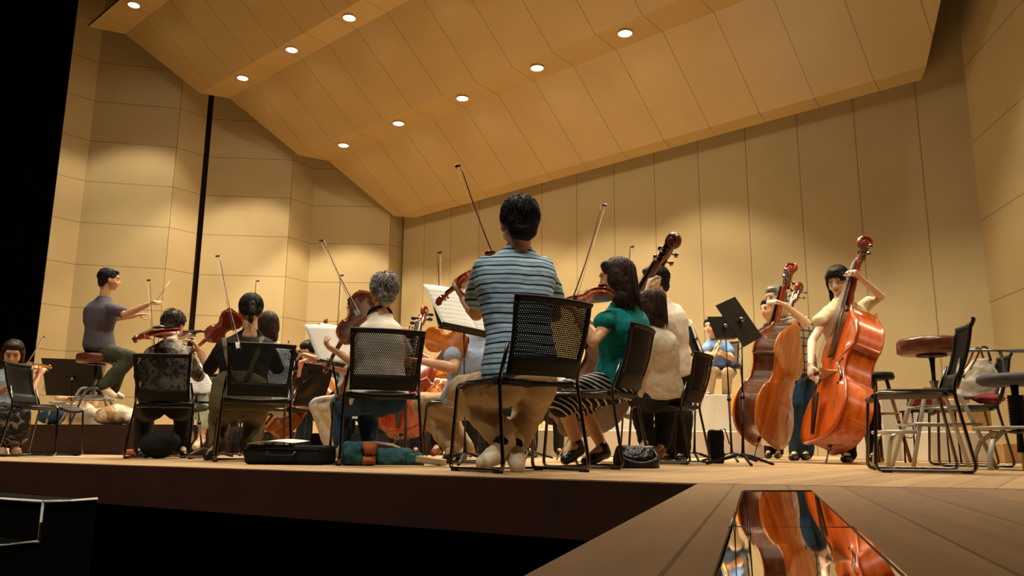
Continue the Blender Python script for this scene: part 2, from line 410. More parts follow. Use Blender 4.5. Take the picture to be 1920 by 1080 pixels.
# portable steps up to the stage
M_stepk = mat('step_black', (.002, .002, .002), .9, nscale=10, nvar=.3, spec=.1); M_tape = mat('step_edge_tape', (.45, .42, .38), .6, nscale=20, nvar=.2)
ux, uy = ed, -nrm          # along the edge, towards the stage
steps = empty('portable_steps', V((-2.3, 3.6, -1.2))); tag(steps, 'black portable stairs with white edge tape against the stage front', 'stairs')
N0 = V((-2.03, 3.60, 0))
for k in range(4):
    z = -.143-.166*k; c = N0-uy*.245*k
    bm = bmesh.new(); pts = [c, c-ux*1.1, c-ux*1.1+uy*(.245), c+uy*(.245)]
    a = [bm.verts.new((p.x, p.y, -1.2)) for p in pts]; b = [bm.verts.new((p.x, p.y, z)) for p in pts]
    bm.faces.new(a); bm.faces.new(b)
    for i in range(4): j = (i+1) % 4; bm.faces.new((a[i], a[j], b[j], b[i]))
    finish('step', bm, M_stepk, steps, V(steps.location))
    bm = bmesh.new(); e = .008; h = V((0, 0, z+.002))
    for p, q in ((pts[0], pts[1]), (pts[0], pts[3])): tube(bm, [p+h, q+h], .009, 4)
    if k < 4: tube(bm, [V((c.x, c.y, z)), V((c.x, c.y, z-.166))], .007, 4)
    finish('edge_tape', bm, M_tape, steps, V(steps.location))
# mirror-bright floor plates let into the apron
M_mir = mat('polished_black_glass', (.75, .70, .62), .025, metal=1, nscale=4, nvar=.03)
pd = td
def fpt(x, y): return onplane(x, y, (0, 0, 0), V((0, 0, 1)))
a0, a1 = fpt(1393, 922), fpt(1522, 922); m0, m1 = fpt(1367, 990), fpt(1601, 991); c0, c1 = fpt(1345, 1080), fpt(1690, 1080)
c0 = c0-(a0-c0)*.5; c1 = c1-(a1-c1)*.5
for nm, q, lab in (('floor_plate', [a0, a1, m1, m0], 'far mirror-polished plate let into the apron floor'), ('floor_plate', [m0+V((0,-.006,0)), m1+V((0,-.006,0)), c1, c0], 'near mirror-polished plate let into the apron floor')):
    o = slab(nm, q, -.001, .002, M_mir, None); tag(o, lab, 'floor plate', 'polished floor plates')
bm = bmesh.new(); tube(bm, [a0, a1, c1, c0, a0], .004, 4); tube(bm, [m0, m1], .003, 4); o = finish('trim_plate_edge', bm, BLACKM); o['kind'] = 'structure'
# risers at the back: pale blocks in two tiers
M_ris = mat('riser_pale_grey', (.52, .46, .37), .6, nscale=3, nvar=.06); M_risd = mat('riser_shadow_grey', (.32, .31, .26), .7, nscale=3, nvar=.06)
def riser(px0, px1, Y0, Y1, z0, z1, label, m=M_ris, skew=0):
    a, b = fl(px0, Y0), fl(px1, Y0); c, d = fl(px1, Y1), fl(px0, Y1)
    c = V((b.x+skew, Y1, 0)); d = V((a.x+skew, Y1, 0))
    o = slab('stage_riser', [a, b, c, d], z0, z1, m, None); tag(o, label, 'riser'); b_ = o.modifiers.new('bevel', 'BEVEL'); b_.width = .008
    return o
riser(930, 1435, 9.3, 11.3, 0, .30, 'low pale riser block behind the basses, lower tier on the left')
riser(1080, 1480, 10.0, 11.6, .302, .76, 'upper tier pale riser under the brass player')
riser(1660, 1800, 8.2, 9.3, 0, .62, 'grey riser block behind the empty chair on the right')
riser(1745, 1862, 7.6, 8.6, 0, .28, 'low grey riser in front of the right-hand wall')
M_box = wood_mat('brown_box', (.28, .15, .05), (.40, .22, .08), .6, 0, (4, 4, 4))
def crate(cx, cy, Y, w, h, d, z, label, m=M_box):
    p = fl(cx, Y); bm = bmesh.new(); box(bm, (0, 0, h/2), (w, d, h)); o = finish('cardboard_box', bm, m, None, bevel=.006); o.location = (p.x, p.y, z); tag(o, label, 'box')
    return o
crate(1245, 0, 9.1, .16, .20, .16, .302 if 0 else .0, 'small brown box standing by the pale riser left of centre').location.z = 0
crate(1772, 0, 9.0, .5, .17, .3, .62, 'brown box on top of the grey riser behind the empty chair')
crate(1830, 0, 8.0, .2, .26, .3, .28, 'brown box at the right end of the low grey riser')
crate(1893, 0, 7.2, .24, .17, .24, 0, 'brown box on the floor by the right wall')
# podium
slab_p = [fl(38, 8.3), fl(345, 7.7), fl(345, 7.7)+V((.35, 1.3, 0)), fl(38, 8.3)+V((.35, 1.3, 0))]
M_pod = mat('podium_dark_brown', (.028, .009, .006), .5, nscale=6, nvar=.3)
o = slab('podium', slab_p, 0, .29, M_pod, None); tag(o, 'dark brown conductor podium box on the stage', 'podium')
slab_q = [fl(40, 7.9), fl(120, 7.75), fl(120, 7.75)+V((.05, .35, 0)), fl(40, 7.9)+V((.05, .35, 0))]
# ------------------------------------------------------------------ chairs, stools, stands
def mesh_mat():
    m, t, b = nodes('perforated_mesh'); s, tc = sep(t, 'UV')
    b.inputs['Base Color'].default_value = (.006, .006, .006, 1); b.inputs['Roughness'].default_value = .6; b.inputs['Specular IOR Level'].default_value = .15
    p = .0115
    def cell(ou, ov):
        a = math_node(t, 'PINGPONG', math_node(t, 'ADD', s.outputs[0], 10+ou), p/2)
        c = math_node(t, 'PINGPONG', math_node(t, 'ADD', s.outputs[1], 10*p+ov), p*.866)
        return math_node(t, 'LESS_THAN', math_node(t, 'SQRT', math_node(t, 'ADD', math_node(t, 'MULTIPLY', a, a), math_node(t, 'MULTIPLY', c, c))), .0033)
    k = math_node(t, 'MAXIMUM', cell(0, 0), cell(p/2, p*.866))
    # holes only inside the border: v above the solid lower band
    out = t.nodes['Material Output']; tr = t.nodes.new('ShaderNodeBsdfTransparent'); mx = t.nodes.new('ShaderNodeMixShader')
    t.links.new(k, mx.inputs[0]); t.links.new(b.outputs[0], mx.inputs[1]); t.links.new(tr.outputs[0], mx.inputs[2]); t.links.new(mx.outputs[0], out.inputs[0])
    return m
M_perf = mesh_mat()
def back_pt(u, v):
    """chair back surface: u -1..1 across, v 0..1 up"""
    w = .205+.028*v; x = u*w
    y = -.215-.10*v-.03*math.sin(v*3.1)*.6+.035*(u*u)*1.0-.02
    if v > .9: y -= (v-.9)*.12
    return V((x, y, .455+v*.365))
def make_chair():
    r = empty('mesh_back_chair', (0, 0, 0))
    bm = bmesh.new(); n = 10
    prof = []
    for j in range(n+1):
        y = -.20+.42*j/n; row = []
        for i in range(n+1):
            x = -1+2*i/n; e = (1-abs(2*j/n-1)**6*.12); row.append(bm.verts.new((x*.225*e, y, .445-.018*(1-x*x)*(1 if j > 1 else .6)-(.03*max(0, (j/n-.8)/.2)**2))))
        prof.append(row)
    for j in range(n):
        for i in range(n): bm.faces.new((prof[j][i], prof[j][i+1], prof[j+1][i+1], prof[j+1][i]))
    o = finish('seat', bm, SEATB, r, smooth=True); sd = o.modifiers.new('s', 'SOLIDIFY'); sd.thickness = .026; sd.offset = -1 
    bv = o.modifiers.new('b', 'BEVEL'); bv.width = .008; bv.segments = 2
    # perforated panel
    bm = bmesh.new(); uvl = bm.loops.layers.uv.new('UVMap'); nu, nv = 14, 12
    for ly in (-.0019, 0, .0019):        # the sheet is 4 mm thick: seen edge-on its holes close up
     g = [[bm.verts.new(back_pt(-.93+1.86*i/nu, .22+.74*j/nv)+V((0, ly, 0))) for i in range(nu+1)] for j in range(nv+1)]
     for j in range(nv):
        for i in range(nu):
            f = bm.faces.new((g[j][i], g[j][i+1], g[j+1][i+1], g[j+1][i])); f.smooth = True
            for l, (a, b_) in zip(f.loops, ((i, j), (i+1, j), (i+1, j+1), (i, j+1))): l[uvl].uv = (a/nu*.41, b_/nv*.285)
    panel = bm
    # frame around it and the solid lower band
    bm = bmesh.new()
    def band(us, vs):
        rows = [[bm.verts.new(back_pt(u, v)) for u in us] for v in vs]
        for a, b_ in zip(rows, rows[1:]):
            for i in range(len(us)-1): bm.faces.new((a[i], a[i+1], b_[i+1], b_[i]))
    U1 = [-1+2*i/14 for i in range(15)]
    band(U1, [0, .08, .16, .24]); band(U1, [.93, .97, 1.0])
    band([-1, -.96, -.90], [.24+.69*i/8 for i in range(9)]); band([.90, .96, 1], [.24+.69*i/8 for i in range(9)])
    bmesh.ops.remove_doubles(bm, verts=bm.verts, dist=.0005)
    o = finish('backrest', bm, BLACKP, r, smooth=True); finish('back_mesh', panel, M_perf, o); sd = o.modifiers.new('s', 'SOLIDIFY'); sd.thickness = .016; sd.offset = 0
    # side frames: front leg, floor runner, rear leg running up beside the back
    for sx in (-1, 1):
        bm = bmesh.new()
        pts = bend([(sx*.225, -.16, .425), (sx*.235, .195, .425), (sx*.252, .225, .012), (sx*.252, -.255, .012), (sx*.232, -.185, .43), (sx*.218, -.235, .60)], .035, 5)
        tube(bm, pts, .0095, 8); lf = finish('leg_frame', bm, CHROMEB, r)
        for y in (.17, -.21):
            bm = bmesh.new(); box(bm, (sx*.252, y, .006), (.03, .05, .012)); finish('foot_glide', bm, BLACKP, lf, bevel=.003)
    bm = bmesh.new()
    tube(bm, [(-.235, .19, .41), (.235, .19, .41)], .008, 6); tube(bm, [(-.235, -.15, .41), (.235, -.15, .41)], .008, 6)
    finish('seat_rail', bm, CHROMEB, r)
    bm = bmesh.new(); tube(bm, [(-.252, .10, .014), (.252, .10, .014)], .009, 6)
    finish('cross_bar', bm, CHROMEB, r)
    return r
chair0 = None
def copy_tree(o, parent=None):
    c = o.copy(); COL.objects.link(c)
    if parent: c.parent = parent
    for ch in list(o.children): copy_tree(ch, c)
    return c
def chair(px, Y, yaw, label, z=0):
    global chair0
    if chair0 is None: chair0 = make_chair(); c = chair0
    else: c = copy_tree(chair0)
    a = math.radians(yaw); p = fl(px, Y)+V((-math.sin(a), math.cos(a), 0))*.23       # px, Y: where the backrest stands
    c.location = (p.x, p.y, z); c.rotation_euler = (0, 0, a); c.scale = (.93, .93, .93)
    tag(c, label, 'chair', 'mesh-back orchestra chairs'); return c

def round_stool(name, label, px, Y, z, seat_z, yaw=0, rest=True, seat_r=.19, dark=False):
    p = fl(px, Y); r = empty(name, (p.x, p.y, z), yaw); tag(r, label, 'stool', 'high round stools')
    bm = bmesh.new(); h = .10
    lathe(bm, [(.02, 0), (seat_r-.02, 0), (seat_r, .012), (seat_r, h-.02), (seat_r-.012, h-.004), (seat_r-.05, h+.006), (.02, h+.010)], 32, (0, 0, seat_z-h)); finish('seat', bm, LEATHER, r)
    bm = bmesh.new(); tube(bm, [(0, 0, seat_z-h-.02), (0, 0, seat_z-.36)], .02, 10); lathe(bm, [(.09, -.014), (.09, 0)], 16, (0, 0, seat_z-h)); finish('post', bm, BLACKM, r)
    bm = bmesh.new(); tube(bm, [(0, 0, seat_z-.27), (0, 0, seat_z-.43)], .03, 12); finish('collar', bm, GREYT, r)
    zt = seat_z-.36
    for sx in (-1, 1):
        for sy in (-1, 1):
            bm = bmesh.new(); tube(bm, bend([(0, sy*.09, zt), (sx*.10, sy*.11, zt), (sx*.24, sy*.20, 0)], .06), .013, 8); finish('leg', bm, GREYT, r)
    bm = bmesh.new()
    zz = .27; c = [(-.19, -.17, zz), (.19, -.17, zz), (.19, .17, zz), (-.19, .17, zz)]
    tube(bm, c, .010, 6, closed=True); zz = zt-.08; c = [(-.13, -.13, zz), (.13, -.13, zz), (.13, .13, zz), (-.13, .13, zz)]; tube(bm, c, .010, 6, closed=True)
    finish('brace', bm, GREYT, r)
    if rest:
        bm = bmesh.new()
        pts = bend([(-.20, .19, .22), (-.36, .19, .22), (-.36, -.19, .22), (-.20, -.19, .22)], .06)
        tube(bm, pts, .012, 8)
        for sy in (-1, 1): tube(bm, bend([(-.30, sy*.15, .22), (-.34, sy*.15, .18), (-.37, sy*.15, 0)], .05), .013, 8)
        finish('footrest', bm, GREYT, r)
    return r

def sheet_mat():
    m, t, b = nodes('printed_music_paper'); s, tc = sep(t, 'UV'); b.inputs['Roughness'].default_value = .8
    v = math_node(t, 'MULTIPLY', s.outputs[1], 10.0); f = math_node(t, 'FRACT', v)
    ins = math_node(t, 'MULTIPLY', math_node(t, 'GREATER_THAN', f, .25), math_node(t, 'LESS_THAN', f, .75))
    ln = math_node(t, 'LESS_THAN', math_node(t, 'FRACT', math_node(t, 'MULTIPLY', f, 10)), .18)
    n = t.nodes.new('ShaderNodeTexNoise'); n.inputs['Scale'].default_value = 70; mp = t.nodes.new('ShaderNodeMapping'); mp.inputs['Scale'].default_value = (1, .8, 1)
    t.links.new(tc.outputs['UV'], mp.inputs[0]); t.links.new(mp.outputs[0], n.inputs['Vector'])
    nt = math_node(t, 'MULTIPLY', math_node(t, 'GREATER_THAN', n.outputs[0], .60), .9)
    mg = math_node(t, 'MULTIPLY', math_node(t, 'GREATER_THAN', s.outputs[0], .06), math_node(t, 'LESS_THAN', s.outputs[0], .94))
    k = math_node(t, 'MULTIPLY', math_node(t, 'MULTIPLY', ins, math_node(t, 'MAXIMUM', math_node(t, 'MULTIPLY', ln, .55), nt)), mg)
    mx = t.nodes.new('ShaderNodeMix'); mx.data_type = 'RGBA'; t.links.new(k, mx.inputs['Factor']); mx.inputs[6].default_value = (.85, .83, .78, 1); mx.inputs[7].default_value = (.16, .15, .14, 1)
    t.links.new(mx.outputs[2], b.inputs['Base Color']); return m
M_sheet = sheet_mat()
def paper(name, label, c, right, up, w, h, cat='sheet music', group=None, m=None, bendk=.02):
    """a sheet; c centre of its lower edge, up/right unit vectors"""
    bm = bmesh.new(); uvl = bm.loops.layers.uv.new('UVMap'); n = 8; nrm_ = right.cross(up)
    g = [[bm.verts.new(c+right*((i/n-.5)*w)+up*(j/n*h)+nrm_*(bendk*(math.sin(i/n*math.pi)+.5*(j/n)**2))) for i in range(n+1)] for j in range(n+1)]
    for j in range(n):
        for i in range(n):
            f = bm.faces.new((g[j][i], g[j][i+1], g[j+1][i+1], g[j+1][i])); f.smooth = True
            for l, (a, b_) in zip(f.loops, ((i, j), (i+1, j), (i+1, j+1), (i, j+1))): l[uvl].uv = (a/n, b_/n)
    base = c.copy(); o = finish(name, bm, m or M_sheet, None, base); o.location = base
    sd = o.modifiers.new('s', 'SOLIDIFY'); sd.thickness = .0012; sd.offset = 0
    return tag(o, label, cat, group)
def music_stand(label, desk, right, up, w, h, foot, sheets=None, tripod=True, lean=None):
    """desk: centre of the desk; right/up its axes; foot: point on the floor"""
    right = right.normalized(); up = (up-right*up.dot(right)).normalized(); nv = right.cross(up)
    r = empty('music_stand', foot); tag(r, label, 'music stand', 'black music stands'); off = V(foot)
    if nv.dot(CAMP-desk) > 0: nv = -nv          # nv: the side away from the camera, where the player is
    bm = bmesh.new(); M = Matrix((right, up, nv)).transposed().to_4x4(); M.translation = desk
    box(bm, (0, 0, 0), (w, h, .004), M); box(bm, (0, -h/2+.004, .025*LIPS), (w, .004, .055), M)
    finish('desk', bm, BLACKM, r, off, bevel=.0015)
    bm = bmesh.new(); k = desk-nv*LIPS*.03-V((0, 0, 0))
    kp = desk-nv*LIPS*.022
    sphere(bm, kp, .020, 12, 8); finish('tilt_knob', bm, CHROME, r, off)
    top = kp-nv*LIPS*.0; mid = V((foot.x*.55+top.x*.45, foot.y*.55+top.y*.45, foot.z+(top.z-foot.z)*.45))
    bm = bmesh.new(); tube(bm, [top, mid], .008, 8); finish('pole', bm, BLACKM, r, off)
    bm = bmesh.new(); tube(bm, [mid+(top-mid)*.06, foot+V((0, 0, .07))], .013, 8); sphere(bm, mid, .018, 8, 6); finish('lower_tube', bm, BLACKM, r, off)
    for a in (25, 145, 265):
        a = math.radians(a); d = V((math.cos(a), math.sin(a), 0)); bm = bmesh.new()
        tube(bm, [foot+V((0, 0, .075)), foot+d*.06+V((0, 0, .06)), foot+d*.17+V((0, 0, .03)), foot+d*.26+V((0, 0, .006))], [.012, .012, .010, .009], 8); finish('leg', bm, BLACKM, r, off)
    return r
LIPS = 1.0

# ------------------------------------------------------------------ bowed string instruments
def outline(kind):
    if kind == 'bass': pts = [(0, 0), (.004, .10), (.02, .17), (.06, .235), (.12, .275), (.19, .295), (.26, .29), (.33, .262), (.375, .235), (.385, .232), (.40, .205), (.45, .178), (.51, .17), (.57, .178), (.625, .205), (.64, .228), (.655, .228), (.70, .232), (.76, .224), (.82, .195), (.87, .150), (.92, .10), (.96, .065), (1, .045)]
    else: pts = [(0, 0), (.004, .09), (.02, .155), (.06, .225), (.12, .272), (.19, .29), (.26, .28), (.32, .25), (.36, .232), (.375, .236), (.39, .20), (.44, .165), (.50, .152), (.56, .160), (.62, .195), (.635, .222), (.655, .216), (.70, .228), (.77, .234), (.85, .215), (.92, .165), (.965, .10), (.99, .05), (1, .035)]
    return pts
def instrument(name, label, kind, bottom, scroll, normal, wood, top_wood=None, rib_wood=None, group=None, chin=False, maxs=1.25):
    """bottom: world point of the lower body end, scroll: world point of the scroll, normal: direction the front faces"""
    DI = {'violin': (.355, .030, .130, .105, 1), 'viola': (.40, .036, .14, .115, 1), 'cello': (.755, .115, .27, .20, 2), 'bass': (1.10, .20, .40, .26, 3)}
    L, rib, neck, head, sz = DI[kind]
    bottom, scroll = V(bottom), V(scroll); tot = L+neck+head
    y = scroll-bottom; sc = y.length/tot; print('%-10s %-40s scale %.2f' % (kind, label[:40], sc))
    y.normalize(); n = V(normal); n = (n-y*n.dot(y)).normalized(); x = y.cross(n)
    M = Matrix((x, y, n)).transposed().to_4x4(); M.translation = bottom
    sc = max(.6, min(maxs, sc)); M = M @ Matrix.Scale(sc, 4)
    if group is None: group = None
    r = empty(name, bottom); r.matrix_world = M; tag(r, label, 'double bass' if kind == 'bass' else kind, group)
    top_wood = top_wood or wood
    pts = outline('bass' if kind == 'bass' else 'v')
    # densify (Catmull style)
    pr = []
    for i in range(len(pts)-1):
        for k in range(3):
            t = k/3; p0, p1, p2, p3 = [V((*pts[max(0, min(len(pts)-1, j))], 0)) for j in (i-1, i, i+1, i+2)]
            q = .5*((2*p1)+(-p0+p2)*t+(2*p0-5*p1+4*p2-p3)*t*t+(-p0+3*p1-3*p2+p3)*t**3); pr.append((max(0, q.x), max(0, q.y)))
    pr.append(pts[-1])
    loop = [(w*L, t*L) for t, w in pr]+[(-w*L, t*L) for t, w in reversed(pr) if w > 1e-6]
    def ringv(bm, k, z, cy=.5):
        return [bm.verts.new((x_*k, cy*L+(y_-cy*L)*(k if k < 1 else 1)+(0 if k <= 1 else (k-1)*(y_-cy*L)), z)) for x_, y_ in loop]
    def bridge_rings(bm, a, b, mi=0):
        m = len(a)
        for i in range(m): f = bm.faces.new((a[i], a[(i+1) % m], b[(i+1) % m], b[i])); f.smooth = True; f.material_index = mi
    arch = .045*L if kind != 'bass' else .03*L; th = .004*sz if kind != 'bass' else .009
    # back + ribs
    bm = bmesh.new(); cr = ringv(bm, .0001, -rib/2-arch*.7)
    r1 = ringv(bm, .35, -rib/2-arch*.62); r2 = ringv(bm, .7, -rib/2-arch*.35); r3 = ringv(bm, .93, -rib/2-arch*.02); r4 = ringv(bm, 1.03, -rib/2); r5 = ringv(bm, 1.03, -rib/2+th); r6 = ringv(bm, .99, -rib/2+th); r7 = ringv(bm, .99, rib/2)
    for a, b in ((cr, r1), (r1, r2), (r2, r3), (r3, r4), (r4, r5), (r5, r6)): bridge_rings(bm, a, b)
    bridge_rings(bm, r6, r7, 1)
    bm.faces.new(r7); bmesh.ops.remove_doubles(bm, verts=cr, dist=.002)
    finish('body', bm, [wood, rib_wood or wood], r)
    bm = bmesh.new(); q0 = ringv(bm, .99, rib/2-.0005); q1 = ringv(bm, 1.03, rib/2); q2 = ringv(bm, 1.03, rib/2+th); q3 = ringv(bm, .93, rib/2+th+arch*.02); q4 = ringv(bm, .7, rib/2+th+arch*.35); q5 = ringv(bm, .35, rib/2+th+arch*.62); q6 = ringv(bm, .0001, rib/2+th+arch*.7)
    for a, b in ((q0, q1), (q1, q2), (q2, q3), (q3, q4), (q4, q5), (q5, q6)): bridge_rings(bm, a, b)
    bm.faces.new(q0[::-1]); bmesh.ops.remove_doubles(bm, verts=q6, dist=.002)
    finish('top_plate', bm, top_wood, r)
    zt = rib/2+th
    # f holes
    for sx in (-1, 1):
        bm = bmesh.new(); fp = []; w0 = .15*L; 
        for k in range(15):
            t = k/14; yy = (.36+.20*t)*L; xx = sx*(w0-.045*L*(t-.5)*1.2+.022*L*math.sin((t-.5)*2*math.pi)*-1)
            fp.append(V((xx-.0, yy, zt+arch*(.42-.16*abs(t-.5)))))
        tube(bm, fp, [.004*L+.006*L*math.sin(math.pi*k/14) for k in range(15)], 6, flat=.9)
        sphere(bm, fp[0]+V((-sx*.012*L, .006*L, 0)), .011*L, 8, 5); sphere(bm, fp[-1]+V((sx*.012*L, -.006*L, 0)), .009*L, 8, 5)
        finish('f_hole', bm, EBONY, r)
    # neck, pegbox, scroll
    nt = L+neck; w = .016*sz if kind != 'bass' else .027
    if kind == 'violin' or kind == 'viola': w = .012
    bm = bmesh.new()
    tube(bm, [(0, L-.02*L, zt-w*.6), (0, L+.02*L, zt-w*.2), (0, nt-.01, zt+w*.1), (0, nt, zt+w*.1)], [w*1.3, w*1.0, w*.85, w*.9], 12)
    hb = head*.62
    loft(bm, [(V((0, nt-.002, zt)), V((w*.95, 0, 0)), V((0, 0, w*.9))), (V((0, nt+hb*.5, zt-w*.6)), V((w*.9, 0, 0)), V((0, 0, w*1.0))), (V((0, nt+hb, zt-w*1.2)), V((w*.62, 0, 0)), V((0, 0, w*.75)))], 12, 4)
    sp = []; rs = []; R0 = head*.24; cy_, cz = nt+head-R0*1.0, zt-w*1.2+R0*.15
    for k in range(34):
        t = k/33; a = math.radians(250)-t*math.radians(620)*1.0; rr = R0*(1-.80*t)
        sp.append(V((0, cy_+rr*math.cos(a-math.pi*.5)*1.0, cz+rr*math.sin(a-math.pi*.5)))); rs.append(R0*.34*(1-.45*t))
    tube(bm, sp, rs, 10, flat=1.0)
    tube(bm, [(-w*.95, cy_, cz), (w*.95, cy_, cz)], [R0*.34, R0*.34], 12)
    for sx in (-1, 1): tube(bm, [V((sx*w*.62, p.y, p.z)) for p in sp[6:]], [q*.55 for q in rs[6:]], 6)
    nk = finish('neck_and_scroll', bm, (VW_DK if wood == BASS_M else VW_RED) if kind == 'bass' else wood, r)
    bm = bmesh.new(); e0 = V((0, L*.60, zt+arch*1.25)); e1 = V((0, nt, zt+w*1.15)); 
    loft(bm, [(e0, V((w*1.5, 0, 0)), V((0, 0, w*.4))), (e1, V((w*.95, 0, 0)), V((0, 0, w*.35)))], 12, 2.5); finish('fingerboard', bm, EBONY, r)
    by = L*.465; bh = arch*.75+.085*L if kind != 'bass' else .13
    bm = bmesh.new(); 
    loft(bm, [(V((0, by, zt+arch*.55)), V((.115*L, 0, 0)), V((0, .012*L, 0))), (V((0, by, zt+arch*.6+bh*.35)), V((.075*L, 0, 0)), V((0, .008*L, 0))), (V((0, by, zt+arch*.6+bh*.75)), V((.07*L, 0, 0)), V((0, .004*L, 0)))], 12, 3); finish('bridge', bm, mat_bridge, r)
    bm = bmesh.new(); tp0 = V((0, L*.03, zt+.03*L)); tp1 = V((0, L*.30, zt+arch*.6+bh*.45))
    loft(bm, [(tp0, V((.02*L, 0, 0)), V((0, 0, .008*L))), (tp1, V((.048*L, 0, 0)), V((0, 0, .008*L)))], 10, 3); finish('tailpiece', bm, EBONY, r)
    bm = bmesh.new(); sr = .0008*sz**.6
    for i in range(4):
        u = (i-1.5); tube(bm, [tp1+V((u*.02*L, 0, .006*L)), V((u*.035*L, by, zt+arch*.6+bh*.77)), e1+V((u*w*.42, 0, w*.35)), V((u*w*.3, nt+hb*.5, zt))], sr, 4)
    finish('strings', bm, STRING, r)
    if kind == 'bass':
        for i in range(4):
            sx = 1 if i % 2 else -1; yy = nt+hb*(.15+.22*i); bm = bmesh.new()
            box(bm, (sx*w*1.02, yy, zt-w*.4), (.006, .062, .05)); tube(bm, [(sx*w, yy, zt-w*.4), (sx*(w+.06), yy, zt-w*.9)], .006, 8)
            tube(bm, [(-sx*w*.8, yy, zt-w*.2), (sx*w*.8, yy, zt-w*.2)], .011, 8)
            o = finish('machine_head', bm, CHROME, nk)
            bm = bmesh.new(); sphere(bm, (sx*(w+.07), yy, zt-w*.95), (.010, .022, .018), 10, 7); finish('peg_key', bm, CHROME, nk)
    else:
        for i in range(4):
            sx = 1 if i % 2 else -1; yy = nt+hb*(.2+.2*i); bm = bmesh.new(); q = w*.33
            tube(bm, [(-sx*w*1.2, yy, zt-w*.4), (sx*w*2.1, yy, zt-w*.4)], [q*.6, q*.9], 8); sphere(bm, (sx*w*2.6, yy, zt-w*.4), (w*.75, w*.35, w*.75), 10, 7); finish('peg', bm, EBONY, nk)
    if kind in ('cello', 'bass'):
        bm = bmesh.new(); pl = (bottom.z/max(.3, -y.z*-1))/sc if y.z > .2 else .3
        tube(bm, [(0, 0, 0), (0, -pl+.01, 0)], .008 if kind == 'bass' else .006, 8); tube(bm, [(0, .01, 0), (0, -.03, 0)], .018, 8); finish('endpin', bm, CHROME, r)
    elif chin:
        bm = bmesh.new(); sphere(bm, (-.05, .03, zt+.018), (.042, .028, .010), 14, 8); finish('chin_rest', bm, EBONY, r)
    return r
mat_bridge = mat('bridge_maple', (.62, .38, .16), .5, nscale=30, nvar=.15)
M_bow = wood_mat('bow_stick', (.10, .03, .014), (.18, .06, .025), .4, .2)
M_bowhair = mat('bow_hair', (.40, .32, .22), .6, nscale=30, nvar=.1)
def bow(label, tip, frog, side=None, r=.0042, group='bows'):
    tip, frog = V(tip), V(frog); d = (tip-frog); L = d.length; d.normalize(); print('bow %.2f %s' % (L, label))
    side = V(side) if side else V((1, 0, 0)); s = (side-d*side.dot(d)).normalized()
    o = empty('violin_bow', frog); tag(o, label, 'bow', group)
    bm = bmesh.new(); pts = [frog+d*(L*k/12)+s*(-.018*math.sin(math.pi*k/12)*.6+.018) for k in range(13)]
    tube(bm, pts, [r*(1-.3*k/12) for k in range(13)], 8); finish('stick', bm, M_bow, o, frog)
    bm = bmesh.new(); a, b = frog+d*.04, tip; tube(bm, [a-s*.004, b-s*.004], .0016, 6); finish('bow_hair', bm, M_bowhair, o, frog)
    bm = bmesh.new(); Mx = Matrix((d, s, d.cross(s))).transposed().to_4x4(); Mx.translation = frog+d*.03; box(bm, (0, .004, 0), (.05, .022, .012), Mx); finish('frog', bm, EBONY, o, frog)
    bm = bmesh.new(); loft(bm, [(tip+s*.018, d*.006, d.cross(s)*.005), (tip+d*.004-s*.010, d*.009, d.cross(s)*.004)], 8, 3); finish('tip', bm, EBONY, o, frog)
    return o
# ------------------------------------------------------------------ people
def rotv(v, axis, a): return Matrix.Rotation(a, 3, axis) @ v
def hand_prims(bm, wrist, d, palm, thumb, s=1.0, curl=(.35, .5, .4), spread=.10):
    """wrist: point, d: direction to the fingers, palm: direction the palm faces, thumb: side of the thumb"""
    d = d.normalized(); palm = (palm-d*palm.dot(d)).normalized(); tv = (thumb-d*thumb.dot(d)); th = (tv-palm*tv.dot(palm)).normalized()
    loft(bm, [(wrist-d*.02*s, th*.026*s, palm*.019*s), (wrist+d*.02*s, th*.034*s, palm*.017*s), (wrist+d*.06*s, th*.041*s, palm*.015*s), (wrist+d*.092*s, th*.040*s, palm*.011*s)], 12, 2.6)
    ax = d.cross(palm).normalized()
    lens = [(.030, .024, .019), (.041, .027, .021), (.045, .030, .022), (.041, .027, .021)]
    for i in range(4):          # little finger .. index
        off = (-.031+.0205*i)*s; p = wrist+d*(.086-.004*abs(i-2))*s+th*off
        fd = (d+th*spread*(i-1.6)*.6).normalized()
        for k, (l, c) in enumerate(zip(lens[i], curl)):
            c2 = c*(1+.12*(1.5-i))
            fd = rotv(fd, ax, c2); q = p+fd*l*s*.98
            capsule(bm, p, (.0092-.0010*k)*s, q, (.0086-.0012*k)*s, 8); p = q
    p = wrist+d*.028*s+th*.026*s+palm*.006*s; td_ = (d*.62+th*.72+palm*.35).normalized()
    for k, l in enumerate((.040, .030, .024)):
        q = p+td_*l*s; capsule(bm, p, (.0125-.0014*k)*s, q, (.0112-.0014*k)*s, 8); p = q; td_ = (td_+d*.28+palm*.15-th*.16).normalized()
def head_axes(fd):
    f = V(fd).normalized(); r = f.cross(V((0, 0, 1))).normalized(); u = r.cross(f).normalized(); return f, r, u
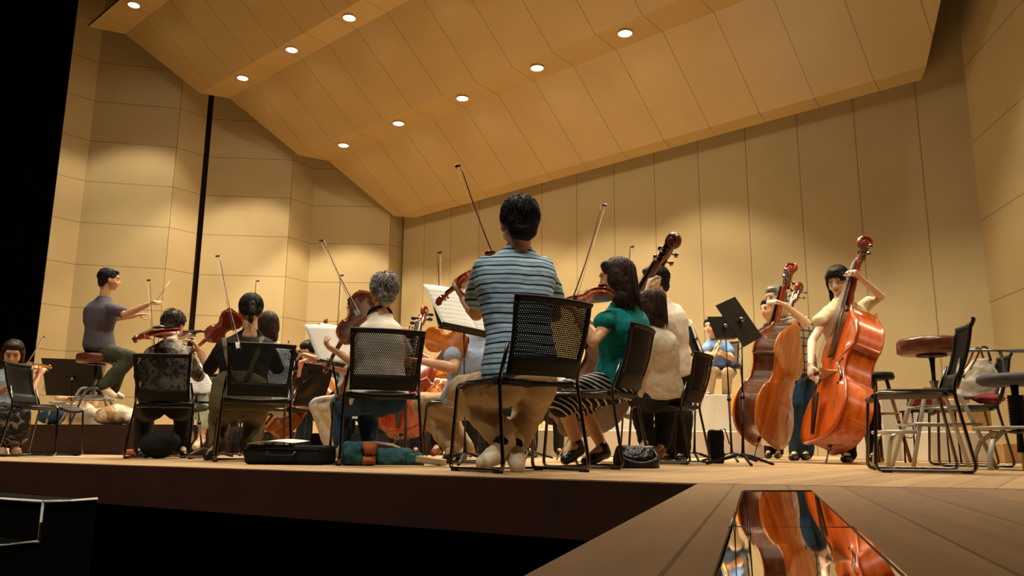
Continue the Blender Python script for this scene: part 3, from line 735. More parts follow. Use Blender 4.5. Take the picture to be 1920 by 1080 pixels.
def head_prims(bm, c, f, r, u, s=1.0):
    M = Matrix((r, f, u)).transposed()
    def E(o, rad): sphere(bm, c+M @ (V(o)*s), V(rad)*s, 20, 14, M)
    E((0, -.012, .032), (.073, .092, .082)); E((0, .022, -.012), (.066, .068, .078)); E((0, .030, -.062), (.046, .050, .046)); E((0, .058, -.088), (.024, .022, .018))
    E((.030, .060, -.030), (.028, .026, .032)); E((-.030, .060, -.030), (.028, .026, .032)); E((0, .070, .038), (.052, .022, .024))
    capsule(bm, c+M @ (V((0, .088, .012))*s), .0085*s, c+M @ (V((0, .107, -.022))*s), .0125*s); 
    for x in (-1, 1):
        E((x*.011, .096, -.028), (.009, .011, .008)); E((x*.074, -.004, -.010), (.011, .019, .032)); E((x*.028, .082, .026), (.020, .010, .006))
    E((0, .084, -.052), (.024, .010, .0065)); E((0, .081, -.064), (.020, .010, .0065)); E((0, -.055, -.045), (.045, .04, .05))
def strands(name, c, f, r, u, s, m, parent, off, n=260, fall=.10, rad=.0022, back_only=False, spiky=0, R=(.088, .104, .094), low=-.1, drop=None):
    bm = bmesh.new(); M = Matrix((r, f, u)).transposed()
    rnd = random.Random(hash(name) % 1000+n)
    for i in range(n):
        a = rnd.uniform(0, 2*math.pi); z = rnd.uniform(low, 1)
        h = math.sqrt(max(0, 1-z*z)); p = V((math.cos(a)*h, math.sin(a)*h, z))
        if p.y > .35 and p.z < .55: continue
        L = fall*rnd.uniform(.6, 1.2); pts = []
        if math.sin(a) > .45: L = min(L, .05)
        th = math.acos(max(-1, min(1, z)))
        for k in range(5):
            t = k/4; ang = th+t*L/.09
            if drop and ang > math.pi*.5:
                q = V((math.cos(a)*1.0, math.sin(a)*1.0, -(ang-math.pi*.5)*1.0))
            else: ang = min(ang, math.pi*.72); q = V((math.cos(a)*math.sin(ang), math.sin(a)*math.sin(ang), math.cos(ang)))
            k_ = 1+spiky*t*rnd.uniform(.5, 1.2)
            pts.append(c+M @ V((q.x*R[0]*k_*s, (q.y*R[1]-.02)*k_*s, (q.z*R[2]+.035)*s*k_)))
        tube(bm, pts, [rad, rad*1.1, rad, rad*.8, rad*.2], 4)
    return finish(name, bm, m, parent, off, smooth=True)
def person(label, J, deep=1.0, sock=None, shoe_s=1.0, skin=None, hair=None, hair_style='short', top=None, top_name='shirt', sleeve=.55, bottom=None, bottom_name='trousers', shoe=None, shoe_name='shoe',
           vox=.010, curlA=(.5, .7, .5), curlB=(.5, .7, .5), palmA=None, palmB=None, thumbA=None, thumbB=None, hs=1.0, wob=.012, tw=1.0, skirt=None, pants_to=1.0, hem=.02, fd=(0, 1, 0), hands=True, leg=1.0, collar=None, depth=1.0, shaped=True, cuff=0, hscale=1.0, handdirA=None, handdirB=None, loose=1.0):
    g = {k: (P(v[0], v[1], v[2]*deep) if len(v) == 3 else V(v[:3])) for k, v in J.items()}
    skin = skin or SKIN; hair = hair or HAIR
    hip, neck, head = g['hip'], g['neck'], g['head']; sa, sb = g['sa'], g['sb']
    base = V((hip.x, hip.y, g.get('base', V((0, 0, 0))).z if 'base' in g else min(g['ta'].z, g['tb'].z)-.02 if 'ta' in g else 0)); root = empty('person', base)
    tag(root, label, 'person')
    f, r, u = head_axes(fd); hsx = hscale
    side = (sb-sa); half = side.length/2; side.normalize(); mid = (sa+sb)/2
    up = (mid-hip).normalized(); front = side.cross(up).normalized()
    if front.dot(V(fd)) < 0: front = -front
    def torso_rings(k, d0=0, lo=-.03, shirt=False):
        hw = .165*tw; R = []
        T = [(lo, hw*.98+max(0, -lo-.06)*.45, .120+max(0, -lo-.06)*.4), (.04, hw*1.02, .125), (.18, hw*.97, .118), (.38, hw*.86, .105), (.60, max(hw*.95, half*.82), .115), (.80, half*.98, .115), (.90, half*.98, .105), (.98, half*.86, .080)]
        for t, w_, dd in T:
            c = hip+(mid-hip)*t+front*(-.035*math.sin(max(0, min(1, t))*math.pi)*.5-.0)
            R.append((c, side*(w_*k+d0), front*(dd*k*depth+d0)))
        R.append((mid+(neck-mid)*.42, side*(half*.56*k+d0*.5), front*(.066*k+d0*.5))); R.append((mid+(neck-mid)*.80, side*(.078*k+d0*.3), front*(.062*k+d0*.3))); R.append((mid+(neck-mid)*1.05, side*(.062*k+d0*.2), front*(.058*k+d0*.2)))
        return R
    # --- body (one skin): head, neck, arms, torso core, legs
    bm = bmesh.new(); head_prims(bm, head, f, r, u, hsx)
    capsule(bm, neck-up*.03, .060*hsx, head-u*.055*hsx-f*.022*hsx, .052*hsx, 14)
    loft(bm, torso_rings(.80), 16)
    am = (1.0 if tw >= .95 else .88)
    for k, s_ in (('a', sa), ('b', sb)):
        e, w = g['e'+k], g['w'+k]; sh = s_-side*(.05 if k == 'b' else -.05)-up*.05
        capsule(bm, sh, .047*am, e, .038*am, 12); 
        m1 = e+(w-e)*.3; capsule(bm, e, .038*am, m1, .040*am, 12); capsule(bm, m1, .040*am, w, .027*am, 12)
        if hands:
            hd = (handdirA if k == 'a' else handdirB); hd = V(hd) if hd else (w-e); pm = palmA if k == 'a' else palmB; th = thumbA if k == 'a' else thumbB
            hand_prims(bm, w+hd.normalized()*.012, hd, V(pm) if pm else -up+front*.2, V(th) if th else V((0, 0, 1))*.8+front*.3, hs*(1.0 if tw >= .95 else .93), curlA if k == 'a' else curlB)
    legs = []
    hipw = .085*tw
    if 'ka' in g:
        for k, sg in (('a', -1), ('b', 1)):
            h0 = hip+side*sg*hipw-up*.02; kn, an, to = g['k'+k], g['a'+k], g['t'+k]; legs.append((h0, kn, an, to))
            capsule(bm, h0, .075*leg, kn, .050*leg, 12); cm = kn+(an-kn)*.3; capsule(bm, kn, .050*leg, cm, .052*leg, 12); capsule(bm, cm, .052*leg, an, .032*leg, 12)
            capsule(bm, an, .030, an+(to-an)*.8-V((0, 0, .00)), .026, 10)
    blob('body', bm, vox, skin, root, base, 3)
    # eyes, brows, lips
    M3 = Matrix((r, f, u)).transposed()
    for x in (-1, 1):
        bm = bmesh.new(); sphere(bm, head+M3 @ (V((x*.030, .0795, .010))*hsx), V((.0135, .0085, .0065))*hsx, 12, 8, M3); ey = finish('eye', bm, EYEW, root, base)
        bm = bmesh.new(); sphere(bm, head+M3 @ (V((x*.029, .0845, .0090))*hsx), V((.0060, .0050, .0060))*hsx, 10, 6, M3); finish('iris', bm, EYED, ey, base)
        bm = bmesh.new(); tube(bm, [head+M3 @ (V((x*q, .0905-(q-.02)*.35, .0155))*hsx) for q in (.016, .03, .044)], .0019*hsx, 5); finish('eyelid', bm, EYED, ey, base)
    for x in (-1, 1):
        bm = bmesh.new(); tube(bm, [head+M3 @ (V((x*q, .0935-(q-.02)*.5, z))*hsx) for q, z in ((.014, .030), (.028, .035), (.046, .031))], [.0022*hsx, .003*hsx, .0015*hsx], 6); finish('eyebrow', bm, hair, root, base)
    bm = bmesh.new(); sphere(bm, head+M3 @ (V((0, .0885, -.0525))*hsx), V((.021, .007, .005))*hsx, 12, 8, M3); sphere(bm, head+M3 @ (V((0, .0865, -.0625))*hsx), V((.017, .007, .005))*hsx, 12, 8, M3); finish('lips', bm, LIP, root, base)
    # --- hair
    bm = bmesh.new()
    def HE(o, rad): sphere(bm, head+M3 @ (V(o)*hsx), V(rad)*hsx, 20, 14, M3)
    HE((0, -.020, .046), (.084, .098, .083)); HE((0, -.052, .0), (.078, .062, .070)); HE((0, .035, .088), (.062, .052, .034))
    if hair_style in ('short', 'messy'):
        HE((0, -.062, -.042), (.066, .044, .052))
        for x in (-1, 1): HE((x*.066, -.005, .030), (.018, .040, .030))
    elif hair_style in ('bob', 'bangs', 'long'):
        dn = -.09 if hair_style == 'bob' else -.13
        for x in (-1, 1):
            HE((x*.072, -.015, -.01), (.024, .055, .075)); HE((x*.070, -.022, dn), (.024, .048, .055))
        HE((0, -.066, dn*.9), (.076, .042, .075)); HE((0, -.064, dn*.6), (.080, .046, .075)); HE((0, -.062, dn*.3), (.082, .050, .075))
        if hair_style == 'bangs': HE((0, .062, .062), (.062, .036, .034)); HE((.05, .045, .045), (.03, .04, .04)); HE((-.05, .045, .045), (.03, .04, .04))
    elif hair_style == 'pony':
        HE((0, -.110, .015), (.030, .030, .034)); HE((0, -.125, -.035), (.028, .026, .050)); HE((0, -.120, -.085), (.020, .020, .040))
        HE((0, -.06, -.03), (.058, .038, .04))
    blob('hair', bm, max(.007, vox*.8), hair, root, base, 4, .010 if hair_style != 'messy' else .018, .03)
    fall = {'short': .05, 'messy': .05, 'bob': .17, 'bangs': .17, 'long': .24, 'pony': .10}[hair_style]
    strands('hair_strands', head, f, r, u, hsx, hair, root, base, n=420 if vox <= .008 else 240, fall=fall, spiky={'short': .06, 'messy': .16}.get(hair_style, .02), rad=.0024 if vox <= .008 else .003, R=(.086, .100, .096), drop=hair_style in ('bob', 'bangs', 'long'))
    # --- clothes
    if top:
        bm = bmesh.new(); loft(bm, torso_rings(1.0, .012*loose+.004, lo=-.03-hem), 22)
        for k, s_ in (('a', sa), ('b', sb)):
            e, w = g['e'+k], g['w'+k]; sg = -1 if k == 'a' else 1; sh = s_-side*sg*.045-up*.042
            if sleeve <= 1: end = s_+(e-s_)*sleeve; capsule(bm, sh, .071*am, end-(e-s_).normalized()*.02, (.067-.008*sleeve)*am*(1+.1*loose-.1), 14)
            else:
                capsule(bm, sh, .066*am, e, .052*am, 14); end = e+(w-e)*(sleeve-1); capsule(bm, e, .052*am, end, .040*am, 14)
        sh_ = blob(top_name, bm, max(.009, vox*1.15), top, root, base, 5, wob, .09)
        sh_['_'] = 0; del sh_['_']
        if collar:
            bm = bmesh.new(); cc = neck-up*.012-front*.01; a1 = side; a2 = (front-up*.35).normalized()
            tube(bm, [cc+a1*.070*math.cos(t*math.pi/10)+a2*.064*math.sin(t*math.pi/10) for t in range(20)], .011, 8, closed=True); finish('collar', bm, collar, root, base)
    if bottom and legs:
        bm = bmesh.new(); R = torso_rings(1.0, .002, lo=-.10); loft(bm, [R[0], R[1]], 20)
        if skirt is None:
            for h0, kn, an, to in legs:
                end = kn+(an-kn)*pants_to; kk = min(loose, 1.12)
                capsule(bm, h0+V((0, 0, -.02)), .090*leg*kk, kn, .076*leg*kk, 14); md = kn+(end-kn)*.5; capsule(bm, kn, .076*leg*kk, md, .070*leg*kk, 14); capsule(bm, md, .070*leg*kk, end, (.058+cuff)*leg*kk, 14)
        else:
            ks = [l[1] for l in legs]; ans = [l[2] for l in legs]; h_ = hip-up*.02
            kc = (ks[0]+ks[1])/2; ac = (ans[0]+ans[1])/2; fw = (kc-h_); fw.z = 0; fw = fw.normalized() if fw.length > .05 else front; sd2 = fw.cross(V((0, 0, 1))).normalized()
            for h0, kn, an, to in legs:
                capsule(bm, h0, .11, kn, .085, 14); capsule(bm, kn, .085, kn+(an-kn)*skirt, .095, 14)
            capsule(bm, h_, .11, kc, .09, 14); capsule(bm, kc, .09, kc+(ac-kc)*skirt, .10, 14)
        blob(bottom_name, bm, max(.010, vox*1.15), bottom, root, base, 5, wob*1.3, .08)
    if shoe and legs:
        for h0, kn, an, to in legs:
            bm = bmesh.new(); d = to-an; d2 = V((d.x, d.y, d.z)); L_ = d2.length
            heel = an+V((0, 0, -.045))-d2.normalized()*.02; 
            q_ = shoe_s; capsule(bm, heel, .036*q_, an+d*.55+V((0, 0, -.018)), .040*q_, 12); capsule(bm, an+d*.55+V((0, 0, -.018)), .040*q_, to, .030*q_, 12); capsule(bm, an, .038*q_, heel, .038*q_, 12)
            blob(shoe_name, bm, .008, shoe, root, base, 4)
            if sock: bm = bmesh.new(); capsule(bm, an+(kn-an)*.30, .047, an, .041, 14); capsule(bm, an, .041, an+d*.25, .036, 12); blob('sock', bm, .009, sock, root, base, 3)
    return root, g
# ------------------------------------------------------------------ fabrics
def stripe_mat():
    m, t, b = nodes('striped_jersey'); s, tc = sep(t); b.inputs['Roughness'].default_value = .9; b.inputs['Specular IOR Level'].default_value = .15
    n = t.nodes.new('ShaderNodeTexNoise'); n.inputs['Scale'].default_value = 5; t.links.new(tc.outputs['Object'], n.inputs['Vector'])
    z = math_node(t, 'ADD', s.outputs[2], math_node(t, 'MULTIPLY', n.outputs[0], .025))
    fr = math_node(t, 'FRACT', math_node(t, 'DIVIDE', z, .048))
    NV, LB, GB, WH = (.006, .012, .035), (.32, .47, .60), (.12, .21, .32), (.46, .57, .66)
    c = ramp(t, fr, [(0, NV), (.17, LB), (.50, GB), (.62, LB), (.70, WH), (.88, LB)])
    t.links.new(c, b.inputs['Base Color']); addbump(t, b, 13, .6, .015); return m
def hstripe(name, a, c, per, frac=.5):
    m, t, b = nodes(name); s, tc = sep(t); b.inputs['Roughness'].default_value = .85; b.inputs['Specular IOR Level'].default_value = .2
    q = math_node(t, 'ADD', math_node(t, 'MULTIPLY', s.outputs[0], .55), math_node(t, 'ADD', s.outputs[2], math_node(t, 'MULTIPLY', s.outputs[1], .3)))
    fr = math_node(t, 'FRACT', math_node(t, 'DIVIDE', math_node(t, 'ADD', q, 10), per))
    t.links.new(ramp(t, fr, [(0, a), (frac, c)]), b.inputs['Base Color']); addbump(t, b, 12, .5, .012); return m
def plaid():
    m, t, b = nodes('plaid_cotton'); s, tc = sep(t); b.inputs['Roughness'].default_value = .85
    a = math_node(t, 'LESS_THAN', math_node(t, 'FRACT', math_node(t, 'DIVIDE', math_node(t, 'ADD', s.outputs[0], 10), .075)), .22)
    c = math_node(t, 'LESS_THAN', math_node(t, 'FRACT', math_node(t, 'DIVIDE', s.outputs[2], .075)), .22)
    k = math_node(t, 'MULTIPLY', math_node(t, 'ADD', a, c), .5)
    t.links.new(ramp(t, k, [(0, (.42, .36, .26)), (.4, (.12, .08, .05)), (.9, (.04, .025, .02))], 'CONSTANT'), b.inputs['Base Color']); addbump(t, b, 14, .5); return m
def blotch(name, a, c, scale, thr=.52, bump=.5):
    m, t, b = nodes(name); tc = t.nodes.new('ShaderNodeTexCoord'); n = t.nodes.new('ShaderNodeTexNoise'); n.inputs['Scale'].default_value = scale; n.inputs['Detail'].default_value = 4; n.inputs['Distortion'].default_value = 1.2
    t.links.new(tc.outputs['Object'], n.inputs['Vector']); t.links.new(ramp(t, n.outputs[0], [(thr-.03, a), (thr+.03, c)], 'LINEAR'), b.inputs['Base Color']); b.inputs['Roughness'].default_value = .7; addbump(t, b, 14, bump); return m
F_striped = stripe_mat(); F_khaki = fabric('khaki_cotton', (.46, .34, .205), bump=.8); F_teal = fabric('teal_knit', (.004, .21, .21), nvar=.15)
F_white = fabric('white_cotton', (.74, .68, .58), nvar=.04); F_cream = fabric('cream_knit', (.56, .49, .38), nvar=.05, bump=.7); F_black = fabric('black_cotton', (.008, .008, .010), bump=.4)
F_olive = fabric('olive_canvas', (.105, .085, .042), bump=.7); F_slate = fabric('slate_cotton', (.085, .075, .095), nvar=.1, bump=.7); F_dark = fabric('dark_trousers', (.014, .013, .012))
F_green = fabric('dark_green_trousers', (.045, .048, .03)); F_ltblue = fabric('pale_blue_cotton', (.38, .46, .62), nvar=.05, bump=.6); F_blue = fabric('blue_cotton', (.16, .27, .50), nvar=.08)
F_jeans = fabric('blue_denim', (.022, .055, .11), nvar=.3); F_yellow = fabric('pale_yellow_blouse', (.82, .70, .42), nvar=.05, bump=.8); F_red = fabric('red_cotton', (.42, .02, .02)); F_mint = fabric('mint_cotton', (.50, .62, .48), nvar=.05)
F_paisley = blotch('paisley_blouse', (.02, .017, .014), (.22, .17, .12), 17, .50); F_floral = blotch('floral_skirt', (.012, .012, .014), (.30, .30, .30), 16, .58); F_check = blotch('fine_check', (.20, .27, .38), (.50, .54, .58), 90, .5)
F_skirt = hstripe('striped_skirt', (.55, .52, .46), (.010, .010, .012), .030, .28); F_plaid = plaid()
S_white = mat('white_leather_shoe', (.70, .60, .46), .5, nscale=14, nvar=.08); S_black = mat('black_shoe', (.010, .009, .009), .35, nscale=20, nvar=.3); S_beige = mat('beige_shoe', (.42, .30, .18), .7, nscale=14, nvar=.15); S_red = mat('rust_shoe', (.30, .06, .015), .5, nscale=14, nvar=.15)

# ------------------------------------------------------------------ chairs
chair(1026, 3.58, 34, 'nearest mesh-back chair, under the man in the striped shirt')
chair(294, 6.0, 1, 'black mesh-back chair under the player in the patterned blouse')
chair(477, 5.3, 22, 'black mesh-back chair under the ponytailed player in overalls')
chair(716, 4.6, 20, 'black mesh-back chair under the grey-haired player in white')
chair(1192, 4.40, 64, 'black chair under the woman in the teal top, its back edge-on')
chair(1312, 5.7, 60, 'empty black chair between the woman in teal and the large music stand')
chair(1272, 7.0, 60, 'black chair behind, seat under the player in the cream sweater')
chair(1808, 4.16, 71, 'large empty chair at the right, seen from the side')
chair(1884, 5.6, 70, 'chair holding the tote bag beside the right-hand wall')
chair(26, 6.7, -86, 'black chair at the far left in front of the violinist in the floral skirt')
chair(578, 6.7, 70, 'black chair with a solid-looking back right of the overalls player')
chair(930, 5.45, 72, 'black chair hidden under the man in the pale blue shirt')
chair(1364, 10.75, 165, 'chair on the pale riser under the brass player', z=.762)
chair(530, 7.4, -30, 'black chair among the back desks, between two cello players')
chair(400, 7.7, 10, 'black chair under the player in mint trousers far behind')
chair(748, 7.0, 12, 'black chair far behind the grey-haired player')
chair(965, 8.4, 160, 'black chair of the far wind player behind the striped-shirt man')
chair(690, 8.6, 170, 'black chair of the far player in dark clothes behind the viola')

round_stool('high_stool', 'round brown-topped high stool on the podium under the conductor', 163, 8.45, .29, .74, math.radians(15), rest=True, seat_r=.20)
round_stool('high_stool', 'round brown-topped high stool behind the large empty chair at the right', 1764, 5.2, 0, .82, math.radians(-8), rest=True, seat_r=.205)

# low bass stool (wooden legs) behind the right bass
p = fl(1650, 7.2); r = empty('bass_stool', p, .3); tag(r, 'wooden-legged bass stool with dark seat behind the yellow-bloused player', 'stool')
M_wood = wood_mat('plain_wood', (.22, .10, .035), (.34, .17, .06), .5, .2, (8, 8, 1.5))
bm = bmesh.new(); lathe(bm, [(.02, 0), (.16, 0), (.17, .02), (.16, .06), (.02, .065)], 24, (0, 0, .72)); finish('seat', bm, BLACKP, r)
for a in range(4):
    q = math.radians(45+90*a); bm = bmesh.new(); tube(bm, [(math.cos(q)*.10, math.sin(q)*.10, .72), (math.cos(q)*.24, math.sin(q)*.24, .0)], .017, 6); finish('leg', bm, M_wood, r)
bm = bmesh.new(); 
for z, k in ((.25, .205), (.42, .172)): tube(bm, [(math.cos(math.radians(45+90*a))*k, math.sin(math.radians(45+90*a))*k, z) for a in range(4)], .010, 6, closed=True)
finish('stretcher', bm, M_wood, r)

# drum throne with back bar at the right edge
p = fl(1916, 4.75); r = empty('swivel_stool', p); tag(r, 'grey-padded swivel stool with back bar, cut off by the right edge', 'stool')
M_pad = mat('grey_seat_pad', (.05, .05, .055), .7, nscale=20, nvar=.2, bump=.2, bscale=80)
bm = bmesh.new(); lathe(bm, [(.01, 0), (.17, 0), (.195, .02), (.195, .045), (.17, .062), (.01, .066)], 32, (0, 0, .49)); finish('seat', bm, M_pad, r)
bm = bmesh.new(); pts = []
for k in range(9): pts.append((0, 0, .42-.0*k))
prof = []
for k in range(26): z = .24+.19*k/25; prof.append((.040+.007*(k % 2), z))
lathe(bm, prof, 20); tube(bm, [(0, 0, .10), (0, 0, .49)], .022, 12); finish('bellows_post', bm, BLACKP, r)
bm = bmesh.new(); lathe(bm, [(.10, 0), (.24, .0), (.24, .012), (.10, .014)], 28, (0, 0, .235)); finish('foot_ring', bm, GREYT, r)
for a in range(5):
    q = math.radians(200+72*a); d = V((math.cos(q), math.sin(q), 0)); bm = bmesh.new(); tube(bm, [V((0, 0, .22))+d*.02, V((0, 0, .215))+d*.14, V((0, 0, .16))+d*.22, V((0, 0, .08))+d*.255, V((0, 0, .0))+d*.26], [.018, .018, .017, .016, .016], 8, flat=.8); finish('leg', bm, GREYT, r)
bm = bmesh.new(); tube(bm, bend([(-.22, .05, .70), (.1, .05, .70), (.3, .05, .70)], .05), .013, 10)
tube(bm, bend([(-.03, .05, .70), (-.01, .05, .55), (-.03, .02, .50), (-.04, 0, .49)], .05), .011, 8); finish('back_bar', bm, mat('blue_grey_tube', (.22, .27, .30), .3, metal=.6, nscale=10, nvar=.1), r)

# ------------------------------------------------------------------ music stands and sheets
Xr, Zu, Yf = V((1, 0, 0)), V((0, 0, 1)), V((0, 1, 0))
def stand_px(label, corners, Y, dYs, foot, sheets=None, lips=1.0):
    """corners: lower-left, lower-right, upper-left pixel of the desk with distances"""
    global LIPS
    LIPS = lips
    a, b, c = [P(x, y, Y+d) for (x, y), d in zip(corners, dYs)]
    right, up = (b-a), (c-a); desk = a+right/2+up/2
    r = music_stand(label, desk, right, up, right.length, up.length, fl(*foot)); return a, right, up
def sheets_on(a, right, up, specs):
    R_, U_ = right.normalized(), up.normalized(); nv = R_.cross(U_); s = 1 if nv.dot(CAMP-a) > 0 else -1
    for lab, x, w, h, tilt, off in specs:
        rr = rotv(R_, nv, tilt); uu = rotv(U_, nv, tilt); paper('music_sheet', lab, a+R_*x+nv*s*(.010+off)+U_*.008, rr, uu, w, h, group='sheets of music', bendk=.008*s, m=PAPER_W if 'blank' in lab or 'second white' in lab else None)
# main stand: in front of the man in stripes
a, ri, up_ = stand_px('music stand holding open parts in front of the striped-shirt man', [(828, 616), (945, 640), (800, 545)], 4.55, (0, .25, .12), (872, 4.85), lips=-1)
sheets_on(a, ri, up_, [('open white music part facing the striped-shirt man, left page', .13, .24, .33, .10, .004), ('open white music part facing the striped-shirt man, right page', .36, .24, .33, .04, .0)])
a, ri, up_ = stand_px('music stand holding white parts left of the grey-haired player', [(603, 680), (652, 690), (592, 620)], 5.6, (0, .1, .05), (655, 5.9), lips=-1)
sheets_on(a, ri, up_, [('blank white sheet leaning on the stand left of the grey-haired player', .10, .23, .31, .22, .0), ('second white sheet overlapping behind it on the same stand', .17, .24, .31, .02, -.004)])
a, ri, up_ = stand_px('black music stand beside the patterned-blouse player, white part on it', [(352, 742), (392, 742), (345, 690)], 7.0, (0, .05, .05), (378, 7.05), lips=-1)
sheets_on(a, ri, up_, [('white sheet on the stand right of the patterned-blouse player', .06, .20, .29, .05, .0), ('narrow white sheet sticking out right on the same stand', .17, .14, .29, .30, .003)])
a, ri, up_ = stand_px('wide black music stand at the left edge of the podium', [(72, 738), (182, 742), (92, 674)], 9.25, (0, .05, -.2), (128, 9.3), lips=1)
paper('music_sheet', 'cream part edge showing along the top of the wide stand by the podium', a+ri.normalized()*.33+V((0, .03, .03)), ri.normalized(), up_.normalized(), .62, .43, m=PAPER_W, bendk=.01)
stand_px('tall black music stand with tilted desk left of the walnut-ribbed bass', [(1392, 652), (1427, 632), (1344, 572)], 5.45, (0, .22, .05), (1393, 5.45))
stand_px('smaller black music stand just behind the tall tilted one', [(1340, 634), (1384, 632), (1328, 594)], 6.6, (0, .2, .05), (1372, 6.7))
stand_px('black music stand leaning left behind the empty chair', [(1298, 662), (1322, 668), (1277, 606)], 6.5, (0, .3, .05), (1302, 6.7))
p = P(1287, 604, 6.68); paper('music_sheet', 'edge of a white part behind the left-leaning stand', P(1314, 664, 6.75), V((.25, .96, 0)).normalized(), (P(1290, 602, 6.8)-P(1314, 664, 6.75)).normalized(), .25, .30, m=PAPER_W)

for x_, Y_, lab_ in ((700, 8.0, 'black music stand far behind the grey-haired player'), (990, 7.6, 'black music stand far behind the striped-shirt man'), (560, 8.4, 'black music stand far behind the wavy-haired cellist')):
    c_ = fl(x_, Y_); LIPS = 1.0; music_stand(lab_, c_+V((0, 0, .92)), V((1, .15, 0)), V((0, -.3, 1)), .50, .33, c_)
# ------------------------------------------------------------------ instruments
def lerp_ext(a, b, t): return V(a)+(V(b)-V(a))*t
# basses
instrument('double_bass', 'glossy red-orange double bass played by the woman in yellow', 'bass', P(1556, 836, 6.25), P(1646, 452, 6.62), (-.99, -.10, .0), BASS_R, rib_wood=BASS_O, maxs=1.1)
instrument('double_bass', 'walnut-ribbed double bass with amber back, left of the red one', 'bass', P(1422, 826, 6.9), P(1503, 492, 7.25), (-.72, .69, 0), BASS_B, rib_wood=BASS_D, maxs=1.1)
instrument('double_bass', 'dark double bass whose scroll rises above the bassist in white', 'bass', P(1080, 800, 6.5), P(1285, 452, 5.45), (-.6, .8, .2), BASS_M, maxs=1.1)
instrument('double_bass', 'pale double bass mostly hidden behind the walnut-ribbed one', 'bass', P(1418, 800, 8.2), P(1508, 540, 8.6), (-.7, -.6, 0), VW_OR, maxs=1.1)
# violins and violas
def hold(kind, lab, bpx, spx, n, wood, chin=True, top=None, name=None): return instrument(name or kind, lab, kind, P(*bpx), P(*spx), n, wood, top, chin=chin)
hold('violin', 'red-brown violin held by the man in the striped shirt, seen past his shoulder', (940, 482, 4.02), (819, 572, 4.34), (-.35, .25, .9), VW_RED)
hold('violin', 'golden-edged violin at the chin of the woman in teal, seen edge-on', (1146, 548, 4.38), (1003, 590, 4.66), (-.1, .2, .95), VW_RED)
hold('viola', 'dark viola hanging down from the shoulder of the grey-haired player', (698, 552, 5.15), (609, 700, 5.28), (-.6, .75, .25), VW_DK, top=VW_OR)
hold('violin', 'red violin tucked left of the ponytailed player', (446, 590, 5.85), (352, 669, 5.95), (-.5, .75, .5), VW_RED)
hold('viola', 'orange viola held sideways by the man in the pale blue shirt', (872, 655, 5.25), (752, 616, 5.55), (.2, .93, .3), VW_OR, top=VW_OR)
hold('violin', 'brown violin edge left of the patterned-blouse player', (318, 622, 6.15), (252, 640, 6.65), (0, -.25, .95), VW_RED)
hold('violin', 'bright orange violin of the far left player in the floral skirt', (38, 688, 7.0), (96, 690, 7.45), (-.1, -.5, .85), VW_OR)
hold('violin', 'dark violin crossing just right of the patterned-blouse player', (322, 630, 7.3), (392, 624, 7.1), (0, .2, .95), VW_DK)
# cellos
hold('cello', 'orange-red cello leaning between the overalls player and the white trousers', (505, 812, 7.0), (690, 640, 7.2), (-.6, -.55, .5), VW_OR, chin=False)
hold('cello', 'red cello behind the legs of the grey-haired player', (752, 815, 6.6), (800, 580, 7.1), (-.3, -.9, .2), VW_RED, chin=False)
hold('cello', 'orange cello of the player in red beside the pale blue shirt', (778, 770, 7.2), (880, 610, 7.6), (-.5, -.75, .3), VW_OR, chin=False)
hold('cello', 'small orange upper bout visible above the white trousers', (575, 735, 8.0), (612, 600, 8.3), (.2, -.95, .2), VW_RED, chin=False)

# bows
bow('violin bow raised by the man in the striped shirt', P(857, 312, 4.0), P(950, 552, 4.12), side=(1, 0, 0))
bow('violin bow raised by the woman in teal', P(1134, 385, 4.25), P(1076, 572, 4.05), side=(-1, 0, 0))
bow('short bow tip rising above the woman in teal, from the player behind', P(1186, 463, 5.7), P(1170, 610, 5.6), side=(-1, 0, 0))
bow('bow raised by the ponytailed player in overalls', P(407, 481, 5.5), P(446, 655, 5.1), side=(1, 0, 0))
bow('bow tip rising behind the ponytailed head', P(484, 527, 6.9), P(470, 660, 6.7), side=(-1, 0, 0))
bow('bow raised left of the grey-haired head, slanting', P(602, 452, 5.0), P(672, 594, 4.7), side=(1, 0, 0))
bow('upright bow behind the slanting one', P(642, 517, 6.5), P(630, 660, 6.3), side=(-1, 0, 0))
bow('upright bow left of the striped-shirt man, above the white part', P(825, 474, 5.6), P(826, 650, 5.5), side=(-1, 0, 0))
bow('bow standing before the patterned-blouse player', P(278, 526, 6.7), P(289, 680, 6.4), side=(1, 0, 0))
bow('bow of the far left player slanting up to the right', P(82, 632, 7.3), P(40, 702, 7.0), side=(0, 0, 1))
bow('cello bow tip below the white sheets', P(541, 642, 7.4), P(566, 600+70, 7.0), side=(0, 0, 1))
bow('double bass bow crossing the strings of the red bass', P(1493, 718, 6.2), P(1536, 700, 5.95), side=(0, 0, 1))

# ------------------------------------------------------------------ people
def feet(a, b): return a, b
# 1 main man
person('person in a blue navy-striped T-shirt and khaki trousers, back turned, playing violin', dict(
    head=(973, 422, 3.86), neck=(969, 466, 3.86), sa=(893, 492, 3.80), sb=(1030, 492, 3.94), ea=(893, 588, 3.98), wa=(870, 560, 4.18), eb=(1040, 590, 3.98), wb=(985, 560, 4.14),
    hip=(975, 708, 3.72), ka=(868, 735, 4.02), aa=(948, 822, 3.74), ta=(906, 868, 3.62), kb=(990, 775, 4.18), ab=(966, 826, 3.80), tb=(970, 874, 3.66)),
    skin=SKIN, hair=HAIR, top=F_striped, top_name='striped_shirt', sleeve=.75, bottom=F_khaki, shoe=S_white, fd=(-.25, .95, -.05), vox=.0065, wob=.014, palmA=(.5, .1, .9), thumbA=(.9, .2, .2), handdirA=(-.30, .20, .42), curlA=(.7, .8, .5), pants_to=.86, cuff=.012, sock=F_black, shoe_s=1.22, hscale=1.12, loose=1.15)
